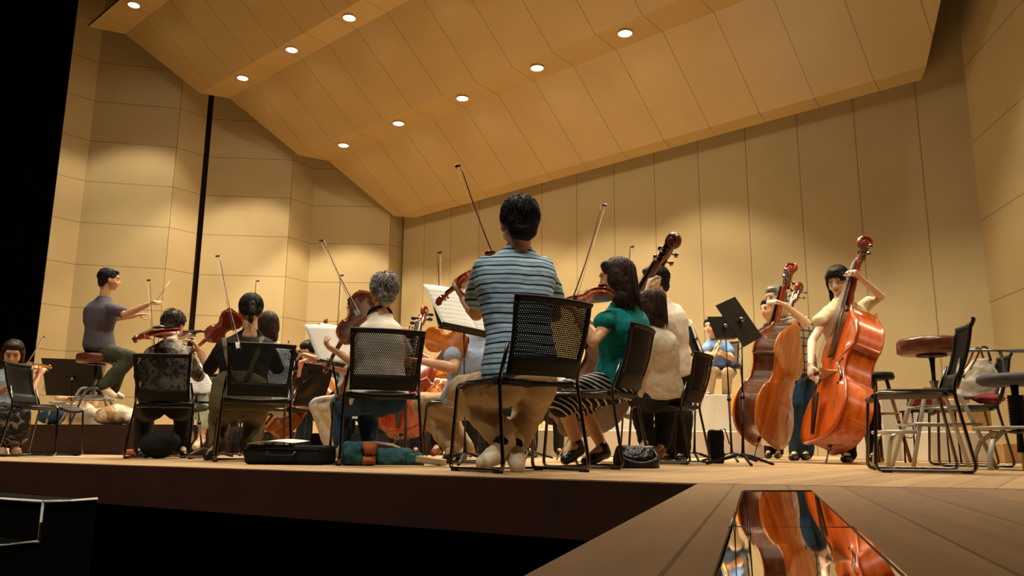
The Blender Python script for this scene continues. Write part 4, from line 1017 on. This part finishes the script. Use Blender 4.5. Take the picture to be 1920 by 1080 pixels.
# 2 woman in teal
person('person in a teal top and striped skirt with long dark hair, playing violin', deep=1.04, J=dict(
    head=(1156, 523, 4.42), neck=(1168, 565, 4.45), sa=(1138, 588, 4.28), sb=(1196, 582, 4.60), ea=(1112, 640, 4.10), wa=(1082, 590, 4.16), eb=(1190, 650, 4.75), wb=(1120, 610, 4.78),
    hip=(1156, 716, 4.46), ka=(1052, 742, 4.34), aa=(1082, 832, 4.35), ta=(1060, 862, 4.28), kb=(1085, 748, 4.62), ab=(1130, 838, 4.55), tb=(1098, 865, 4.48)),
    skin=SKIN, hair=HAIR_B, hair_style='long', top=F_teal, top_name='top', sleeve=.38, bottom=F_skirt, bottom_name='skirt', skirt=.12, shoe=S_black, fd=(-.90, .38, -.12), vox=.0065, tw=.92, loose=.9)
# 3 grey-haired in white
person('person with short grey hair in a white shirt, back turned, holding a viola', deep=1.03, J=dict(
    head=(719, 549, 4.86), neck=(712, 588, 4.86), sa=(676, 612, 4.84), sb=(750, 612, 4.90), ea=(668, 682, 5.02), wa=(638, 664, 5.0), eb=(762, 680, 5.05), wb=(700, 660, 5.2),
    hip=(712, 738, 4.72), ka=(640, 760, 5.10), aa=(642, 830, 5.0), ta=(640, 856, 4.9), kb=(690, 768, 5.15), ab=(692, 832, 5.0), tb=(690, 858, 4.9)),
    skin=SKIN, hair=HAIR_G, hair_style='messy', top=F_white, top_name='white_shirt', sleeve=.75, bottom=F_jeans, shoe=S_beige, fd=(-.45, .88, -.08), vox=.007, tw=.9, collar=F_black, palmA=(0, .2, 1), hscale=.97, pants_to=.95, hem=.08)
# 4 ponytail in overalls
r4, g4 = person('person with a dark ponytail in a black shirt and olive overalls, back turned', deep=1.05, J=dict(
    head=(470, 583, 5.48), neck=(468, 622, 5.45), sa=(408, 642, 5.44), sb=(510, 640, 5.55), ea=(393, 690, 5.6), wa=(376, 662, 5.6), eb=(520, 690, 5.7), wb=(460, 660, 5.85),
    hip=(455, 752, 5.35), ka=(412, 780, 5.75), aa=(408, 835, 5.5), ta=(388, 856, 5.38), kb=(480, 780, 5.8), ab=(465, 836, 5.5), tb=(468, 856, 5.4)),
    skin=SKIN, hair=HAIR, hair_style='pony', top=F_black, top_name='black_shirt', sleeve=1.1, bottom=F_olive, bottom_name='overalls', shoe=S_black, fd=(-.35, .92, -.1), vox=.008, tw=1.0, loose=1.25, pants_to=.96)
# 5 patterned blouse
person('person in a grey patterned blouse and dark trousers, back turned, head bowed', deep=1.045, J=dict(
    head=(325, 612, 6.28), neck=(321, 640, 6.15), sa=(275, 655, 6.10), sb=(358, 655, 6.15), ea=(262, 705, 6.3), wa=(285, 680, 6.5), eb=(372, 705, 6.3), wb=(345, 680, 6.5),
    hip=(310, 755, 6.0), ka=(272, 772, 6.35), aa=(266, 838, 6.3), ta=(262, 854, 6.15), kb=(345, 772, 6.35), ab=(342, 838, 6.3), tb=(345, 854, 6.15)),
    skin=SKIN, hair=HAIR_B, hair_style='messy', top=F_paisley, top_name='patterned_blouse', sleeve=1.3, bottom=F_dark, shoe=S_black, fd=(.1, .95, -.35), vox=.009, loose=1.35, tw=1.05)
# 6 conductor
person('person conducting in a slate T-shirt, seated high on a stool, baton raised', dict(
    head=(205, 525, 8.45), neck=(196, 556, 8.45), sa=(172, 570, 8.60), sb=(212, 572, 8.28), ea=(208, 598, 8.62), wa=(252, 592, 8.68), eb=(236, 590, 8.05), wb=(276, 572, 8.0),
    hip=(186, 650, 8.45), ka=(232, 668, 8.75), aa=(212, 730, 8.80), ta=(228, 744, 8.85), kb=(244, 672, 8.35), ab=(196, 722, 8.25), tb=(214, 742, 8.25), base=(186, 800, 8.45)),
    skin=SKIN, hair=HAIR, top=F_slate, top_name='slate_shirt', sleeve=.8, bottom=F_green, shoe=S_white, fd=(.82, .52, -.05), vox=.009, loose=1.25, tw=1.05, curlA=(.1, .2, .2), palmA=(0, 0, -1))
b0, b1 = P(291, 567, 7.98), P(319, 527, 7.95)
bm = bmesh.new(); tube(bm, [b0, b1], [.006, .003], 8); sphere(bm, b0, (.012, .012, .018), 10, 7); o = finish('baton', bm, mat('white_baton', (.8, .72, .5), .5, nscale=10, nvar=.05), None, b0.copy()); o.location = b0; tag(o, 'thin white baton in the raised hand of the conductor', 'baton')
# 7 far left violinist
person('person at the far left facing the camera, floral skirt, playing violin', dict(
    head=(24, 664, 7.15), neck=(14, 692, 7.2), sa=(-14, 705, 7.2), sb=(34, 706, 7.15), ea=(-18, 745, 7.0), wa=(20, 722, 6.85), eb=(52, 745, 7.1), wb=(72, 706, 7.25),
    hip=(5, 770, 7.2), ka=(2, 778, 6.75), aa=(4, 836, 6.85), ta=(6, 852, 6.7), kb=(38, 780, 6.8), ab=(28, 836, 6.85), tb=(34, 852, 6.72)),
    skin=SKIN, hair=HAIR_B, hair_style='bob', top=F_check, top_name='blouse', sleeve=.5, bottom=F_floral, bottom_name='skirt', skirt=.62, shoe=S_beige, fd=(.42, -.75, -.35), vox=.009, tw=.92)
# 8 behind the ponytail: bob
person('person with a brown bob and fine-check shirt just right of the ponytailed player', dict(
    head=(503, 612, 6.75), neck=(505, 640, 6.75), sa=(474, 652, 6.7), sb=(536, 652, 6.8), ea=(470, 700, 6.9), wa=(480, 680, 7.1), eb=(542, 700, 6.9), wb=(520, 680, 7.1),
    hip=(508, 755, 6.7), ka=(480, 770, 7.1), aa=(482, 838, 7.0), ta=(480, 852, 6.9), kb=(530, 770, 7.1), ab=(528, 838, 7.0), tb=(530, 852, 6.9)),
    skin=SKIN_L, hair=HAIR_B, hair_style='bob', top=F_check, top_name='check_shirt', sleeve=.7, bottom=F_cream, shoe=S_black, fd=(-.1, .97, -.1), vox=.010, tw=.95)
# 9 cellist, dark wavy hair
person('person with wavy dark hair bent over the orange-red cello', dict(
    head=(582, 662, 7.7), neck=(590, 690, 7.8), sa=(572, 705, 7.8), sb=(622, 702, 7.75), ea=(560, 725, 7.4), wa=(565, 690, 7.2), eb=(640, 735, 7.5), wb=(610, 720, 7.2),
    hip=(612, 762, 7.9), ka=(566, 768, 7.4), aa=(572, 838, 7.5), ta=(566, 852, 7.3), kb=(640, 772, 7.4), ab=(636, 838, 7.5), tb=(630, 852, 7.3)),
    skin=SKIN, hair=HAIR, hair_style='messy', top=F_black, top_name='dark_shirt', sleeve=.6, bottom=F_jeans, shoe=S_black, fd=(-.6, -.75, -.35), vox=.010)
# 10 dark hair, white trousers, red braces
r10, g10 = person('person with dark hair in white trousers, half hidden behind the viola', dict(
    head=(672, 582, 6.2), neck=(672, 618, 6.2), sa=(648, 640, 6.05), sb=(700, 640, 6.3), ea=(650, 694, 5.9), wa=(592, 672, 5.95), eb=(716, 700, 6.4), wb=(672, 690, 6.6),
    hip=(668, 745, 6.15), ka=(598, 762, 6.15), aa=(622, 835, 6.2), ta=(606, 852, 6.1), kb=(625, 768, 6.45), ab=(640, 838, 6.4), tb=(630, 853, 6.3)),
    skin=SKIN, hair=HAIR, top=F_mint, top_name='pale_shirt', sleeve=.45, bottom=F_white, shoe=S_white, fd=(-.8, .55, -.1), vox=.008)
# 11 pale blue shirt man
person('person in a pale blue shirt and khaki trousers behind the striped-shirt man', dict(
    head=(898, 590, 5.45), neck=(893, 625, 5.45), sa=(850, 650, 5.35), sb=(925, 650, 5.55), ea=(848, 690, 5.2), wa=(796, 678, 5.3), eb=(935, 700, 5.7), wb=(880, 690, 5.8),
    hip=(872, 752, 5.45), ka=(795, 758, 5.55), aa=(846, 835, 5.45), ta=(836, 866, 5.3), kb=(825, 765, 5.85), ab=(872, 838, 5.7), tb=(860, 864, 5.5)),
    skin=SKIN, hair=HAIR, top=F_ltblue, top_name='pale_blue_shirt', sleeve=.55, bottom=F_khaki, shoe=S_black, fd=(-.75, .6, -.1), vox=.008, loose=1.2)
# 12 red shirt cellist
person('person in a red shirt behind the orange cello, left hand on its neck', dict(
    head=(862, 640, 7.6), neck=(860, 672, 7.65), sa=(838, 690, 7.6), sb=(884, 690, 7.6), ea=(806, 725, 7.3), wa=(798, 706, 7.2), eb=(890, 730, 7.4), wb=(830, 715, 7.1),
    hip=(860, 762, 7.7), ka=(815, 770, 7.3), aa=(820, 835, 7.4), ta=(812, 850, 7.2), kb=(890, 770, 7.3), ab=(885, 838, 7.4), tb=(882, 852, 7.2)),
    skin=SKIN_L, hair=HAIR, hair_style='bob', top=F_red, top_name='red_shirt', sleeve=.8, bottom=F_dark, shoe=S_red, fd=(-.4, -.85, -.2), vox=.010)
# 13 cream sweater
person('person in a loose cream sweater with dark hair, back turned, behind the woman in teal', dict(
    head=(1221, 575, 5.55), neck=(1222, 608, 5.55), sa=(1198, 625, 5.42), sb=(1252, 622, 5.60), ea=(1190, 685, 5.5), wa=(1160, 650, 5.7), eb=(1262, 690, 5.75), wb=(1215, 660, 5.95),
    hip=(1240, 736, 5.62), ka=(1200, 752, 5.9), aa=(1212, 825, 5.8), ta=(1200, 850, 5.6), kb=(1250, 750, 5.95), ab=(1240, 830, 5.9), tb=(1235, 856, 5.75)),
    skin=SKIN_L, hair=HAIR_B, hair_style='bob', top=F_cream, top_name='cream_sweater', sleeve=1.5, bottom=F_dark, shoe=S_red, fd=(-.55, .82, -.05), vox=.008, loose=1.35, tw=.80, wob=.02, hem=.05)
# 14 bassist in white
person('person in a white shirt standing behind, left hand on the neck of the dark bass', dict(
    head=(1228, 528, 6.35), neck=(1238, 562, 6.4), sa=(1220, 582, 6.25), sb=(1268, 575, 6.6), ea=(1205, 590, 6.0), wa=(1213, 548, 5.72), eb=(1272, 640, 6.5), wb=(1230, 665, 6.3),
    hip=(1262, 700, 6.5), ka=(1250, 780, 6.4), aa=(1252, 850, 6.6), ta=(1242, 861, 6.45), kb=(1280, 780, 6.5), ab=(1280, 850, 6.7), tb=(1272, 861, 6.55)),
    skin=SKIN_L, hair=HAIR, top=F_white, top_name='white_shirt', sleeve=.9, bottom=F_dark, shoe=S_black, fd=(-.7, -.1, -.1), vox=.008, hscale=1.05, handdirA=(.25, -.2, .9), palmA=(1, .2, 0), thumbA=(-.3, -.8, .2), curlA=(.8, .8, .6), loose=1.35)
# 15 brass player
person('person in a blue shirt playing a brass horn on the far riser', dict(
    head=(1332, 614, 10.4), neck=(1338, 634, 10.5), sa=(1322, 643, 10.4), sb=(1366, 644, 10.5), ea=(1324, 668, 10.2), wa=(1336, 664, 10.0), eb=(1372, 672, 10.3), wb=(1350, 660, 10.1),
    hip=(1356, 694, 10.6), ka=(1334, 698, 10.15), aa=(1330, 736, 10.2), ta=(1327, 741, 10.1), kb=(1364, 700, 10.1), ab=(1362, 738, 10.2), tb=(1360, 741, 10.1), base=(1356, 742, 10.5)),
    skin=SKIN, hair=HAIR, top=F_blue, top_name='blue_shirt', sleeve=.6, bottom=F_khaki, shoe=S_black, fd=(-.55, -.8, -.05), vox=.010)
h0, h1 = P(1331, 624, 10.15), P(1338, 668, 9.9)
bm = bmesh.new(); o_ = h0.copy(); bell = P(1325, 672, 9.8)
tube(bm, [P(1352, 636, 10.0), P(1345, 655, 9.9), P(1336, 676, 9.75)], .012, 8); tube(bm, [P(1348, 634, 10.1), P(1341, 652, 10.0), P(1333, 672, 9.8), P(1336, 676, 9.75)], .009, 8)
d = (P(1336, 676, 9.75)-P(1352, 636, 10.0)).normalized(); q = P(1352, 636, 10.0)
tube(bm, [q+d*.02, q-d*.03, q-d*.07, q-d*.10], [.012, .018, .035, .055], 14)
for k in range(3): tube(bm, [q+d*(.10+.03*k)+V((0, 0, -.04)), q+d*(.10+.03*k)+V((0, 0, .05))], .011, 8)
o = finish('brass_horn', bm, BRASS, None, q.copy()); o.location = q; tag(o, 'small brass horn held by the player in blue on the riser', 'horn')
# 16 plaid shirt bassist
person('person with greying hair in a plaid shirt and jeans behind the walnut-ribbed bass', dict(
    head=(1454, 560, 7.50), neck=(1470, 588, 7.7), sa=(1462, 602, 7.55), sb=(1512, 598, 7.85), ea=(1512, 606, 7.20), wa=(1472, 572, 7.06), eb=(1522, 650, 7.9), wb=(1505, 690, 7.7),
    hip=(1500, 695, 7.75), ka=(1488, 760, 7.65), aa=(1492, 848, 7.8), ta=(1484, 858, 7.60), kb=(1512, 770, 7.8), ab=(1514, 847, 7.95), tb=(1506, 857, 7.80)),
    skin=SKIN_L, hair=HAIR_G, top=F_plaid, top_name='plaid_shirt', sleeve=.8, bottom=F_jeans, shoe=S_black, fd=(-.85, -.45, -.15), vox=.008, loose=1.25, handdirA=(-.8, -.1, .35), palmA=(.1, .3, -1), curlA=(.6, .7, .5))
# 17 far bassist
person('person with black hair mostly hidden at the pale bass far behind', dict(
    head=(1441, 582, 8.9), neck=(1445, 606, 8.95), sa=(1425, 618, 8.9), sb=(1466, 618, 9.0), ea=(1440, 650, 8.8), wa=(1470, 612, 8.6), eb=(1470, 655, 9.0), wb=(1460, 690, 8.8),
    hip=(1446, 700, 9.0), ka=(1440, 770, 8.95), aa=(1442, 846, 9.1), ta=(1438, 855, 8.9), kb=(1458, 770, 9.0), ab=(1460, 846, 9.1), tb=(1456, 855, 8.9)),
    skin=SKIN, hair=HAIR, hair_style='messy', top=F_black, top_name='dark_shirt', bottom=F_dark, shoe=S_black, fd=(-.8, -.5, 0), vox=.012)
# 18 bass woman
person('person in a pale yellow blouse with a black fringe, playing the red double bass', dict(
    head=(1571, 527, 6.70), neck=(1578, 560, 6.68), sa=(1546, 578, 6.60), sb=(1618, 573, 6.78), ea=(1522, 640, 6.45), wa=(1520, 682, 6.20), eb=(1652, 556, 6.72), wb=(1612, 520, 6.50),
    hip=(1592, 690, 6.85), ka=(1585, 765, 6.8), aa=(1592, 850, 6.95), ta=(1582, 861, 6.80), kb=(1632, 765, 6.95), ab=(1640, 850, 7.1), tb=(1634, 860, 6.95)),
    skin=SKIN_L, hair=HAIR, hair_style='bangs', top=F_yellow, top_name='yellow_blouse', sleeve=.45, bottom=F_black, shoe=S_black, fd=(-.60, -.72, -.38), vox=.0065, tw=.92, loose=1.5, hscale=1.07, handdirB=(-.7, -.4, .45), palmB=(-.2, -.1, -1), thumbB=(-.1, .6, -.5), curlB=(.7, .8, .6), handdirA=(-.2, -.3, -.9), palmA=(1, .2, 0), thumbA=(0, -1, 0))
# 19 seated behind the wide stand
person('person in cream trousers behind the podium stand, only the legs showing', dict(
    head=(132, 700, 9.6), neck=(134, 718, 9.65), sa=(112, 728, 9.7), sb=(158, 728, 9.6), ea=(112, 750, 9.5), wa=(150, 748, 9.3), eb=(178, 756, 9.5), wb=(176, 742, 9.3),
    hip=(150, 778, 9.7), ka=(172, 778, 9.2), aa=(168, 830, 9.2), ta=(176, 842, 9.1), kb=(206, 776, 9.3), ab=(208, 830, 9.3), tb=(214, 842, 9.2)),
    skin=SKIN, hair=HAIR, hair_style='bob', top=F_cream, top_name='cream_top', sleeve=.8, bottom=F_cream, shoe=S_beige, fd=(.3, -.9, -.2), vox=.012, loose=1.2)
# 20 mint trousers
person('person in pale mint clothes beyond the stand between the two left chairs', dict(
    head=(335, 668, 8.0), neck=(345, 690, 8.0), sa=(328, 702, 8.0), sb=(372, 702, 8.0), ea=(325, 735, 7.8), wa=(350, 730, 7.6), eb=(380, 738, 7.8), wb=(370, 728, 7.6),
    hip=(360, 765, 8.0), ka=(348, 770, 7.55), aa=(356, 815, 7.7), ta=(344, 838, 7.5), kb=(384, 772, 7.6), ab=(378, 818, 7.6), tb=(366, 838, 7.4)),
    skin=SKIN, hair=HAIR, hair_style='bob', top=F_mint, top_name='mint_top', sleeve=.5, bottom=F_mint, shoe=S_white, fd=(-.2, -.9, -.3), vox=.012, pants_to=.5)
# far players, mostly hidden
for px_, Y_, lab_, tp_, hr_ in ((690, 8.9, 'person in black far behind the grey-haired player', F_black, HAIR), (762, 8.4, 'person in dark red far behind the red cello', F_red, HAIR_B), (965, 8.7, 'person in black far behind the legs of the striped-shirt man', F_black, HAIR), (1020, 9.0, 'person in white far behind the nearest chair', F_mint, HAIR), (432, 9.4, 'person in black far behind the ponytailed player', F_black, HAIR_B), (612, 9.3, 'person in black far behind the blank white sheet', F_black, HAIR), (850, 9.2, 'person in slate far behind the pale blue shirt', F_slate, HAIR)):
    c_ = fl(px_, Y_); q_ = lambda x, y, z: (c_.x+x, c_.y+y, z)
    D_ = dict(head=q_(0, -.06, 1.16), neck=q_(0, -.02, 1.02), sa=q_(-.18, 0, .96), sb=q_(.18, 0, .96), ea=q_(-.24, -.1, .70), wa=q_(-.06, -.28, .72), eb=q_(.24, -.1, .70), wb=q_(.06, -.30, .74),
        hip=q_(0, 0, .47), ka=q_(-.14, -.42, .48), aa=q_(-.14, -.38, .09), ta=q_(-.15, -.52, .04), kb=q_(.14, -.42, .48), ab=q_(.14, -.38, .09), tb=q_(.15, -.52, .04))
    D_ = {k: (*v, 0) for k, v in D_.items()}
    person(lab_, D_, skin=SKIN, hair=hr_, top=tp_, top_name='shirt', sleeve=.8, bottom=F_dark, shoe=S_black, fd=(-.2, -.95, -.25), vox=.013)
# overalls straps and braces
def strap(name, pts, w, m, root):
    off = V(root.location); bm = bmesh.new(); tube(bm, pts, w, 6, flat=.35); finish(name, bm, m, root, off)
strap('strap', [P(420, 634, 5.57), P(424, 665, 5.53), P(432, 695, 5.5), P(446, 720, 5.49)], .018, F_olive, r4)
strap('strap', [P(492, 632, 5.63), P(482, 662, 5.55), P(470, 695, 5.51), P(456, 720, 5.49)], .018, F_olive, r4)
bm = bmesh.new(); loft(bm, [(P(452, 770, 5.60), V((.22, .0, 0)), V((0, .155, 0))), (P(452, 745, 5.60), V((.21, 0, 0)), V((0, .15, 0))), (P(451, 712, 5.63), V((.185, 0, 0)), V((0, .14, 0))), (P(451, 698, 5.65), V((.13, 0, 0)), V((0, .13, 0)))], 20)
blob('overalls_back', bm, .012, F_olive, r4, V(r4.location), 4, .014, .08)
strap('red_strap', [P(652, 640, 5.95), P(650, 680, 5.92), P(646, 712, 5.93), P(640, 735, 5.95)], .016, F_red, r10)

# ------------------------------------------------------------------ things on the floor
def soft(name, label, cat, m, parts, off, disp=.02, vox=.01, dsize=.08):
    bm = bmesh.new()
    for c, rad in parts: sphere(bm, c, rad, 16, 10)
    o = blob(name, bm, vox, m, None, V((0, 0, 0)), 4, disp, dsize); o.location = off; tag(o, label, cat); return o
# black case with papers on top
p = fl(546, 4.75); r = empty('instrument_case', p, math.radians(-8)); tag(r, 'low black soft case on the stage edge, white papers on its lid', 'case')
bm = bmesh.new(); box(bm, (0, 0, .055), (.46, .26, .11)); o = finish('case_body', bm, F_black, r); b = o.modifiers.new('b', 'BEVEL'); b.width = .025; b.segments = 4
bm = bmesh.new(); tube(bm, bend([(-.08, -.135, .07), (-.08, -.16, .05), (.08, -.16, .05), (.08, -.135, .07)], .03), .009, 8); finish('handle', bm, BLACKP, r)
bm = bmesh.new(); tube(bm, [(-.225, -.131, .085), (.225, -.131, .085)], .003, 6); finish('zip', bm, BLACKM, r)
paper('paper_sheet', 'white papers lying on the black case', p+V((-.09, -.13, .118)), V((1, -.1, .02)).normalized(), V((.12, .97, .03)).normalized(), .27, .26, cat='paper', m=PAPER_W, bendk=.012)
# teal and orange bag
p = fl(682, 4.62); F_bag = fabric('teal_quilted', (.025, .085, .105), nvar=.3); F_or = fabric('orange_patch', (.33, .095, .03), nvar=.15)
r = empty('patchwork_bag', p); tag(r, 'teal patchwork bag with orange panels lying by the grey-haired player', 'bag')
def rl(name, c, s, m, rz):
    bm = bmesh.new(); M = Matrix.Translation(c) @ Matrix.Rotation(rz, 4, 'Z'); R3 = Matrix.Rotation(rz, 3, 'Z'); X_, Y_ = R3 @ V((s[0]/2, 0, 0)), R3 @ V((0, s[1]/2, 0)); Z_ = V((0, 0, s[2]/2)); c = V(c)
    loft(bm, [(c-Z_, X_*.97, Y_*.95), (c-Z_*.3, X_*1.04, Y_*1.06), (c+Z_*.5, X_, Y_*.95), (c+Z_, X_*.86, Y_*.7)], 22, 3.4)
    return blob(name, bm, .008, m, r, V((0, 0, 0)), 3, .03, .05)
rl('bag_body', (-.055, 0, .065), (.13, .17, .125), F_bag, .1); rl('orange_panel', (.035, -.012, .092), (.075, .165, .065), F_or, .1); rl('lower_orange_panel', (.035, -.012, .035), (.075, .165, .055), F_or, .1); rl('teal_flap', (.17, .02, .05), (.22, .13, .09), F_bag, -.2); rl('flap_end', (.28, .0, .035), (.10, .11, .07), F_bag, .3)
bm = bmesh.new(); bp_ = [(-.10, .06, .09), (-.05, .09, .12), (.05, .09, .125), (.15, .08, .11), (.2, .05, .09)]; tube(bm, bp_, .012, 8); finish('handle', bm, S_beige, r)
# sheet mat and small box near
for k, (x, Y, w, h, rz, lab) in enumerate([(765, 4.45, .36, .13, .08, 'flat cream sheet lying near the teal bag'), (846, 4.42, .22, .12, -.2, 'flat cream sheet lying near the feet of the khaki trousers'), (740, 4.7, .3, .12, -.1, 'cream sheet partly under the teal bag')]):
    p = fl(x, Y); bm = bmesh.new(); box(bm, (0, 0, .003), (w, h, .005)); o = finish('paper_sheet', bm, mat('cream_card%d' % k, (.50, .36, .19), .8, nscale=10, nvar=.1)); o.location = p; o.rotation_euler.z = rz; tag(o, lab, 'paper')
p = fl(808, 4.5); bm = bmesh.new(); box(bm, (0, 0, .02), (.16, .07, .035)); o = finish('paper_packet', bm, S_beige, bevel=.006); o.location = p; o.rotation_euler = (.0, .12, -.35); tag(o, 'small cream packet lying between the bag and the white shoes', 'packet'); o.location.z = .012
# black handbag
p = fl(1193, 4.55); r = empty('handbag', p, .1); tag(r, 'black leather handbag on the floor under the teal woman\'s chair', 'bag')
M_lea = mat('black_leather', (.012, .012, .012), .28, nscale=20, nvar=.3, bump=.4, bscale=60)
bm = bmesh.new(); loft(bm, [(V((0, 0, .0)), V((.125, 0, 0)), V((0, .07, 0))), (V((0, 0, .06)), V((.13, 0, 0)), V((0, .065, 0))), (V((0, 0, .12)), V((.11, 0, 0)), V((0, .03, 0)))], 20, 3); blob('bag_body', bm, .008, M_lea, r, V((0, 0, 0)), 3, .015, .06)
bm = bmesh.new(); tube(bm, bend([(-.09, -.03, .10), (-.10, -.09, .05), (0, -.10, .02), (.10, -.09, .05), (.09, -.03, .10)], .05), .007, 8); finish('handle', bm, M_lea, r)
# instrument cases lying among the far desks
for px_, Y_, w_, h_, m_, lab_ in ((500, 8.6, .8, .24, F_black, 'black instrument case on the floor far behind the overalls player'), (655, 8.0, .8, .22, F_black, 'black instrument case on the floor far behind the white trousers'), (735, 9.6, 1.2, .34, F_dark, 'large dark instrument case lying far behind the grey-haired player'), (925, 9.0, .8, .30, F_dark, 'dark instrument case far behind the khaki legs of the striped-shirt man'), (395, 9.4, .9, .3, F_dark, 'dark instrument case far behind, between the two left chairs')):
    c_ = fl(px_, Y_); r = empty('instrument_case', c_, .1); tag(r, lab_, 'case')
    bm = bmesh.new(); loft(bm, [(V((0, 0, 0)), V((w_/2, 0, 0)), V((0, .15, 0))), (V((0, 0, h_*.5)), V((w_/2+.01, 0, 0)), V((0, .16, 0))), (V((0, 0, h_)), V((w_/2-.03, 0, 0)), V((0, .13, 0)))], 20, 5); finish('case_body', bm, m_, r)
    bm = bmesh.new(); tube(bm, bend([(-.08, -.15, h_*.55), (-.08, -.19, h_*.5), (.08, -.19, h_*.5), (.08, -.15, h_*.55)], .03), .009, 8); finish('handle', bm, BLACKP, r)
# black bag hanging behind the tall stand
p = P(1343, 842, 6.0); r = empty('black_pouch', V((p.x, p.y, 0))); tag(r, 'black fabric pouch standing behind the empty chair legs', 'bag')
bm = bmesh.new(); box(bm, (0, 0, .12), (.105, .08, .24)); blob('pouch_body', bm, .009, F_black, r, V((0, 0, 0)), 5, .02, .07)
bm = bmesh.new(); tube(bm, [(.02, -.04, .24), (.055, -.05, .25), (.07, -.05, .2), (.085, -.05, .14)], .005, 6); finish('strap', bm, F_black, r)
# tote bag on the chair at the right
c = fl(1846, 5.68); p = V((c.x, c.y, .43)); r = empty('tote_bag', p); tag(r, 'white canvas tote bag with brown handles and pink lining on a chair', 'bag')
F_tote = fabric('white_canvas', (.62, .54, .42), nvar=.05, bump=.8); F_pink = fabric('pink_cloth', (.45, .08, .07))
bm = bmesh.new(); loft(bm, [(V((-.02, 0, .04)), V((.13, 0, 0)), V((0, .09, 0))), (V((0, 0, .15)), V((.135, 0, 0)), V((0, .09, 0))), (V((.03, 0, .24)), V((.10, 0, 0)), V((0, .06, 0))), (V((.06, 0, .32)), V((.045, 0, 0)), V((0, .03, 0)))], 18, 2.6); blob('bag_body', bm, .009, F_tote, r, V((0, 0, 0)), 4, .03, .09)
bm = bmesh.new(); sphere(bm, (.03, -.06, .035), (.12, .07, .035), 16, 10); blob('pink_lining', bm, .009, F_pink, r, V((0, 0, 0)), 3, .02, .06)
for dy in (-.04, .04):
    bm = bmesh.new(); tube(bm, bend([(-.12, dy, .18), (-.02, dy, .30), (.03, dy, .40), (.07, dy, .40), (.09, dy, .30)], .06), .008, 8); finish('handle', bm, LEATHER, r)
p = fl(1748, 6.9); r = empty('red_handbag', p+V((0, 0, .44))); tag(r, 'dark red handbag behind the backrest of the large empty chair', 'bag')
M_redl = mat('red_patent_leather', (.16, .012, .008), .2, nscale=10, nvar=.2, coat=.6)
bm = bmesh.new(); loft(bm, [(V((0, 0, 0)), V((.17, 0, 0)), V((0, .07, 0))), (V((0, 0, .1)), V((.17, 0, 0)), V((0, .07, 0))), (V((0, 0, .16)), V((.14, 0, 0)), V((0, .04, 0)))], 18, 3); blob('bag_body', bm, .009, M_redl, r, V((0, 0, 0)), 3, .02, .06)
bm = bmesh.new(); tube(bm, bend([(-.15, -.03, .10), (-.24, -.05, -.05), (-.26, -.05, -.22), (-.18, -.05, -.24), (-.1, -.05, -.02)], .06), .006, 8); finish('strap', bm, mat('pink_strap', (.4, .12, .10), .5, nscale=9, nvar=.1), r)
p = fl(1748, 6.9); t = empty('side_table', p); tag(t, 'thin black stand under the dark red handbag', 'stand')
bm = bmesh.new(); box(bm, (0, 0, .43), (.4, .2, .015)); finish('table_top', bm, BLACKP, t)
for sx in (-1, 1):
    for sy in (-1, 1): bm = bmesh.new(); tube(bm, [(sx*.18, sy*.08, .43), (sx*.19, sy*.09, 0)], .008, 6); finish('leg', bm, BLACKM, t)
# bags behind the podium
p = fl(192, 7.95); soft('cloth_bag', 'cream and tan cloth bag on the podium behind the stool legs', 'bag', blotch('cream_tan_cloth', (.38, .22, .09), (.70, .60, .42), 5, .45), [((.0, 0, .10), (.20, .12, .10)), ((.14, 0, .07), (.12, .1, .07)), ((-.1, 0, .08), (.12, .1, .08))], V((p.x, p.y+.2, .29)), .03)
p = fl(78, 8.2); soft('cloth_bundle', 'dark blue cloth bundle beyond the far left chair seat', 'bag', F_jeans, [((0, 0, .08), (.14, .1, .08))], V((p.x, p.y+.1, .29)), .03)
p = P(250, 846, 7.3); soft('rust_shoe', 'rust-coloured shoe on the floor left of the patterned-blouse player', 'shoe', S_red, [((0, 0, .03), (.10, .04, .03)), ((.05, 0, .05), (.05, .035, .04))], V((p.x, p.y, 0)), .0)
p = fl(290, 6.0); soft('black_backpack', 'black bag under the chair of the patterned-blouse player', 'bag', F_black, [((0, 0, .10), (.14, .10, .10)), ((.04, 0, .13), (.12, .09, .08))], V((p.x, p.y+.05, 0)), .02)
# papers on chair runners / floor
for x, Y, lab in ((100, 6.5, 'white sheet on the floor under the far left chair'), (1262, 5.9, 'white sheet on the floor under the empty chair by the pale riser')):
    p = fl(x, Y); bm = bmesh.new(); box(bm, (0, 0, .004), (.42, .20, .004)); o = finish('paper_sheet', bm, PAPER_W); o.location = p; tag(o, lab, 'paper')
# clear horn mute / cable: white lamp clip near riser
r = empty('clip_lamp', P(1286, 742, 7.0)); tag(r, 'small white clip lamp seen left of the empty chair back', 'lamp')
bm = bmesh.new(); tube(bm, [(-.04, 0, .0), (-.01, 0, .14)], .014, 8); tube(bm, bend([(-.05, 0, .03), (-.03, 0, -.02), (.06, 0, -.03), (.05, 0, .0)], .02), .006, 6); finish('lamp_arm', bm, PAPER_W, r)
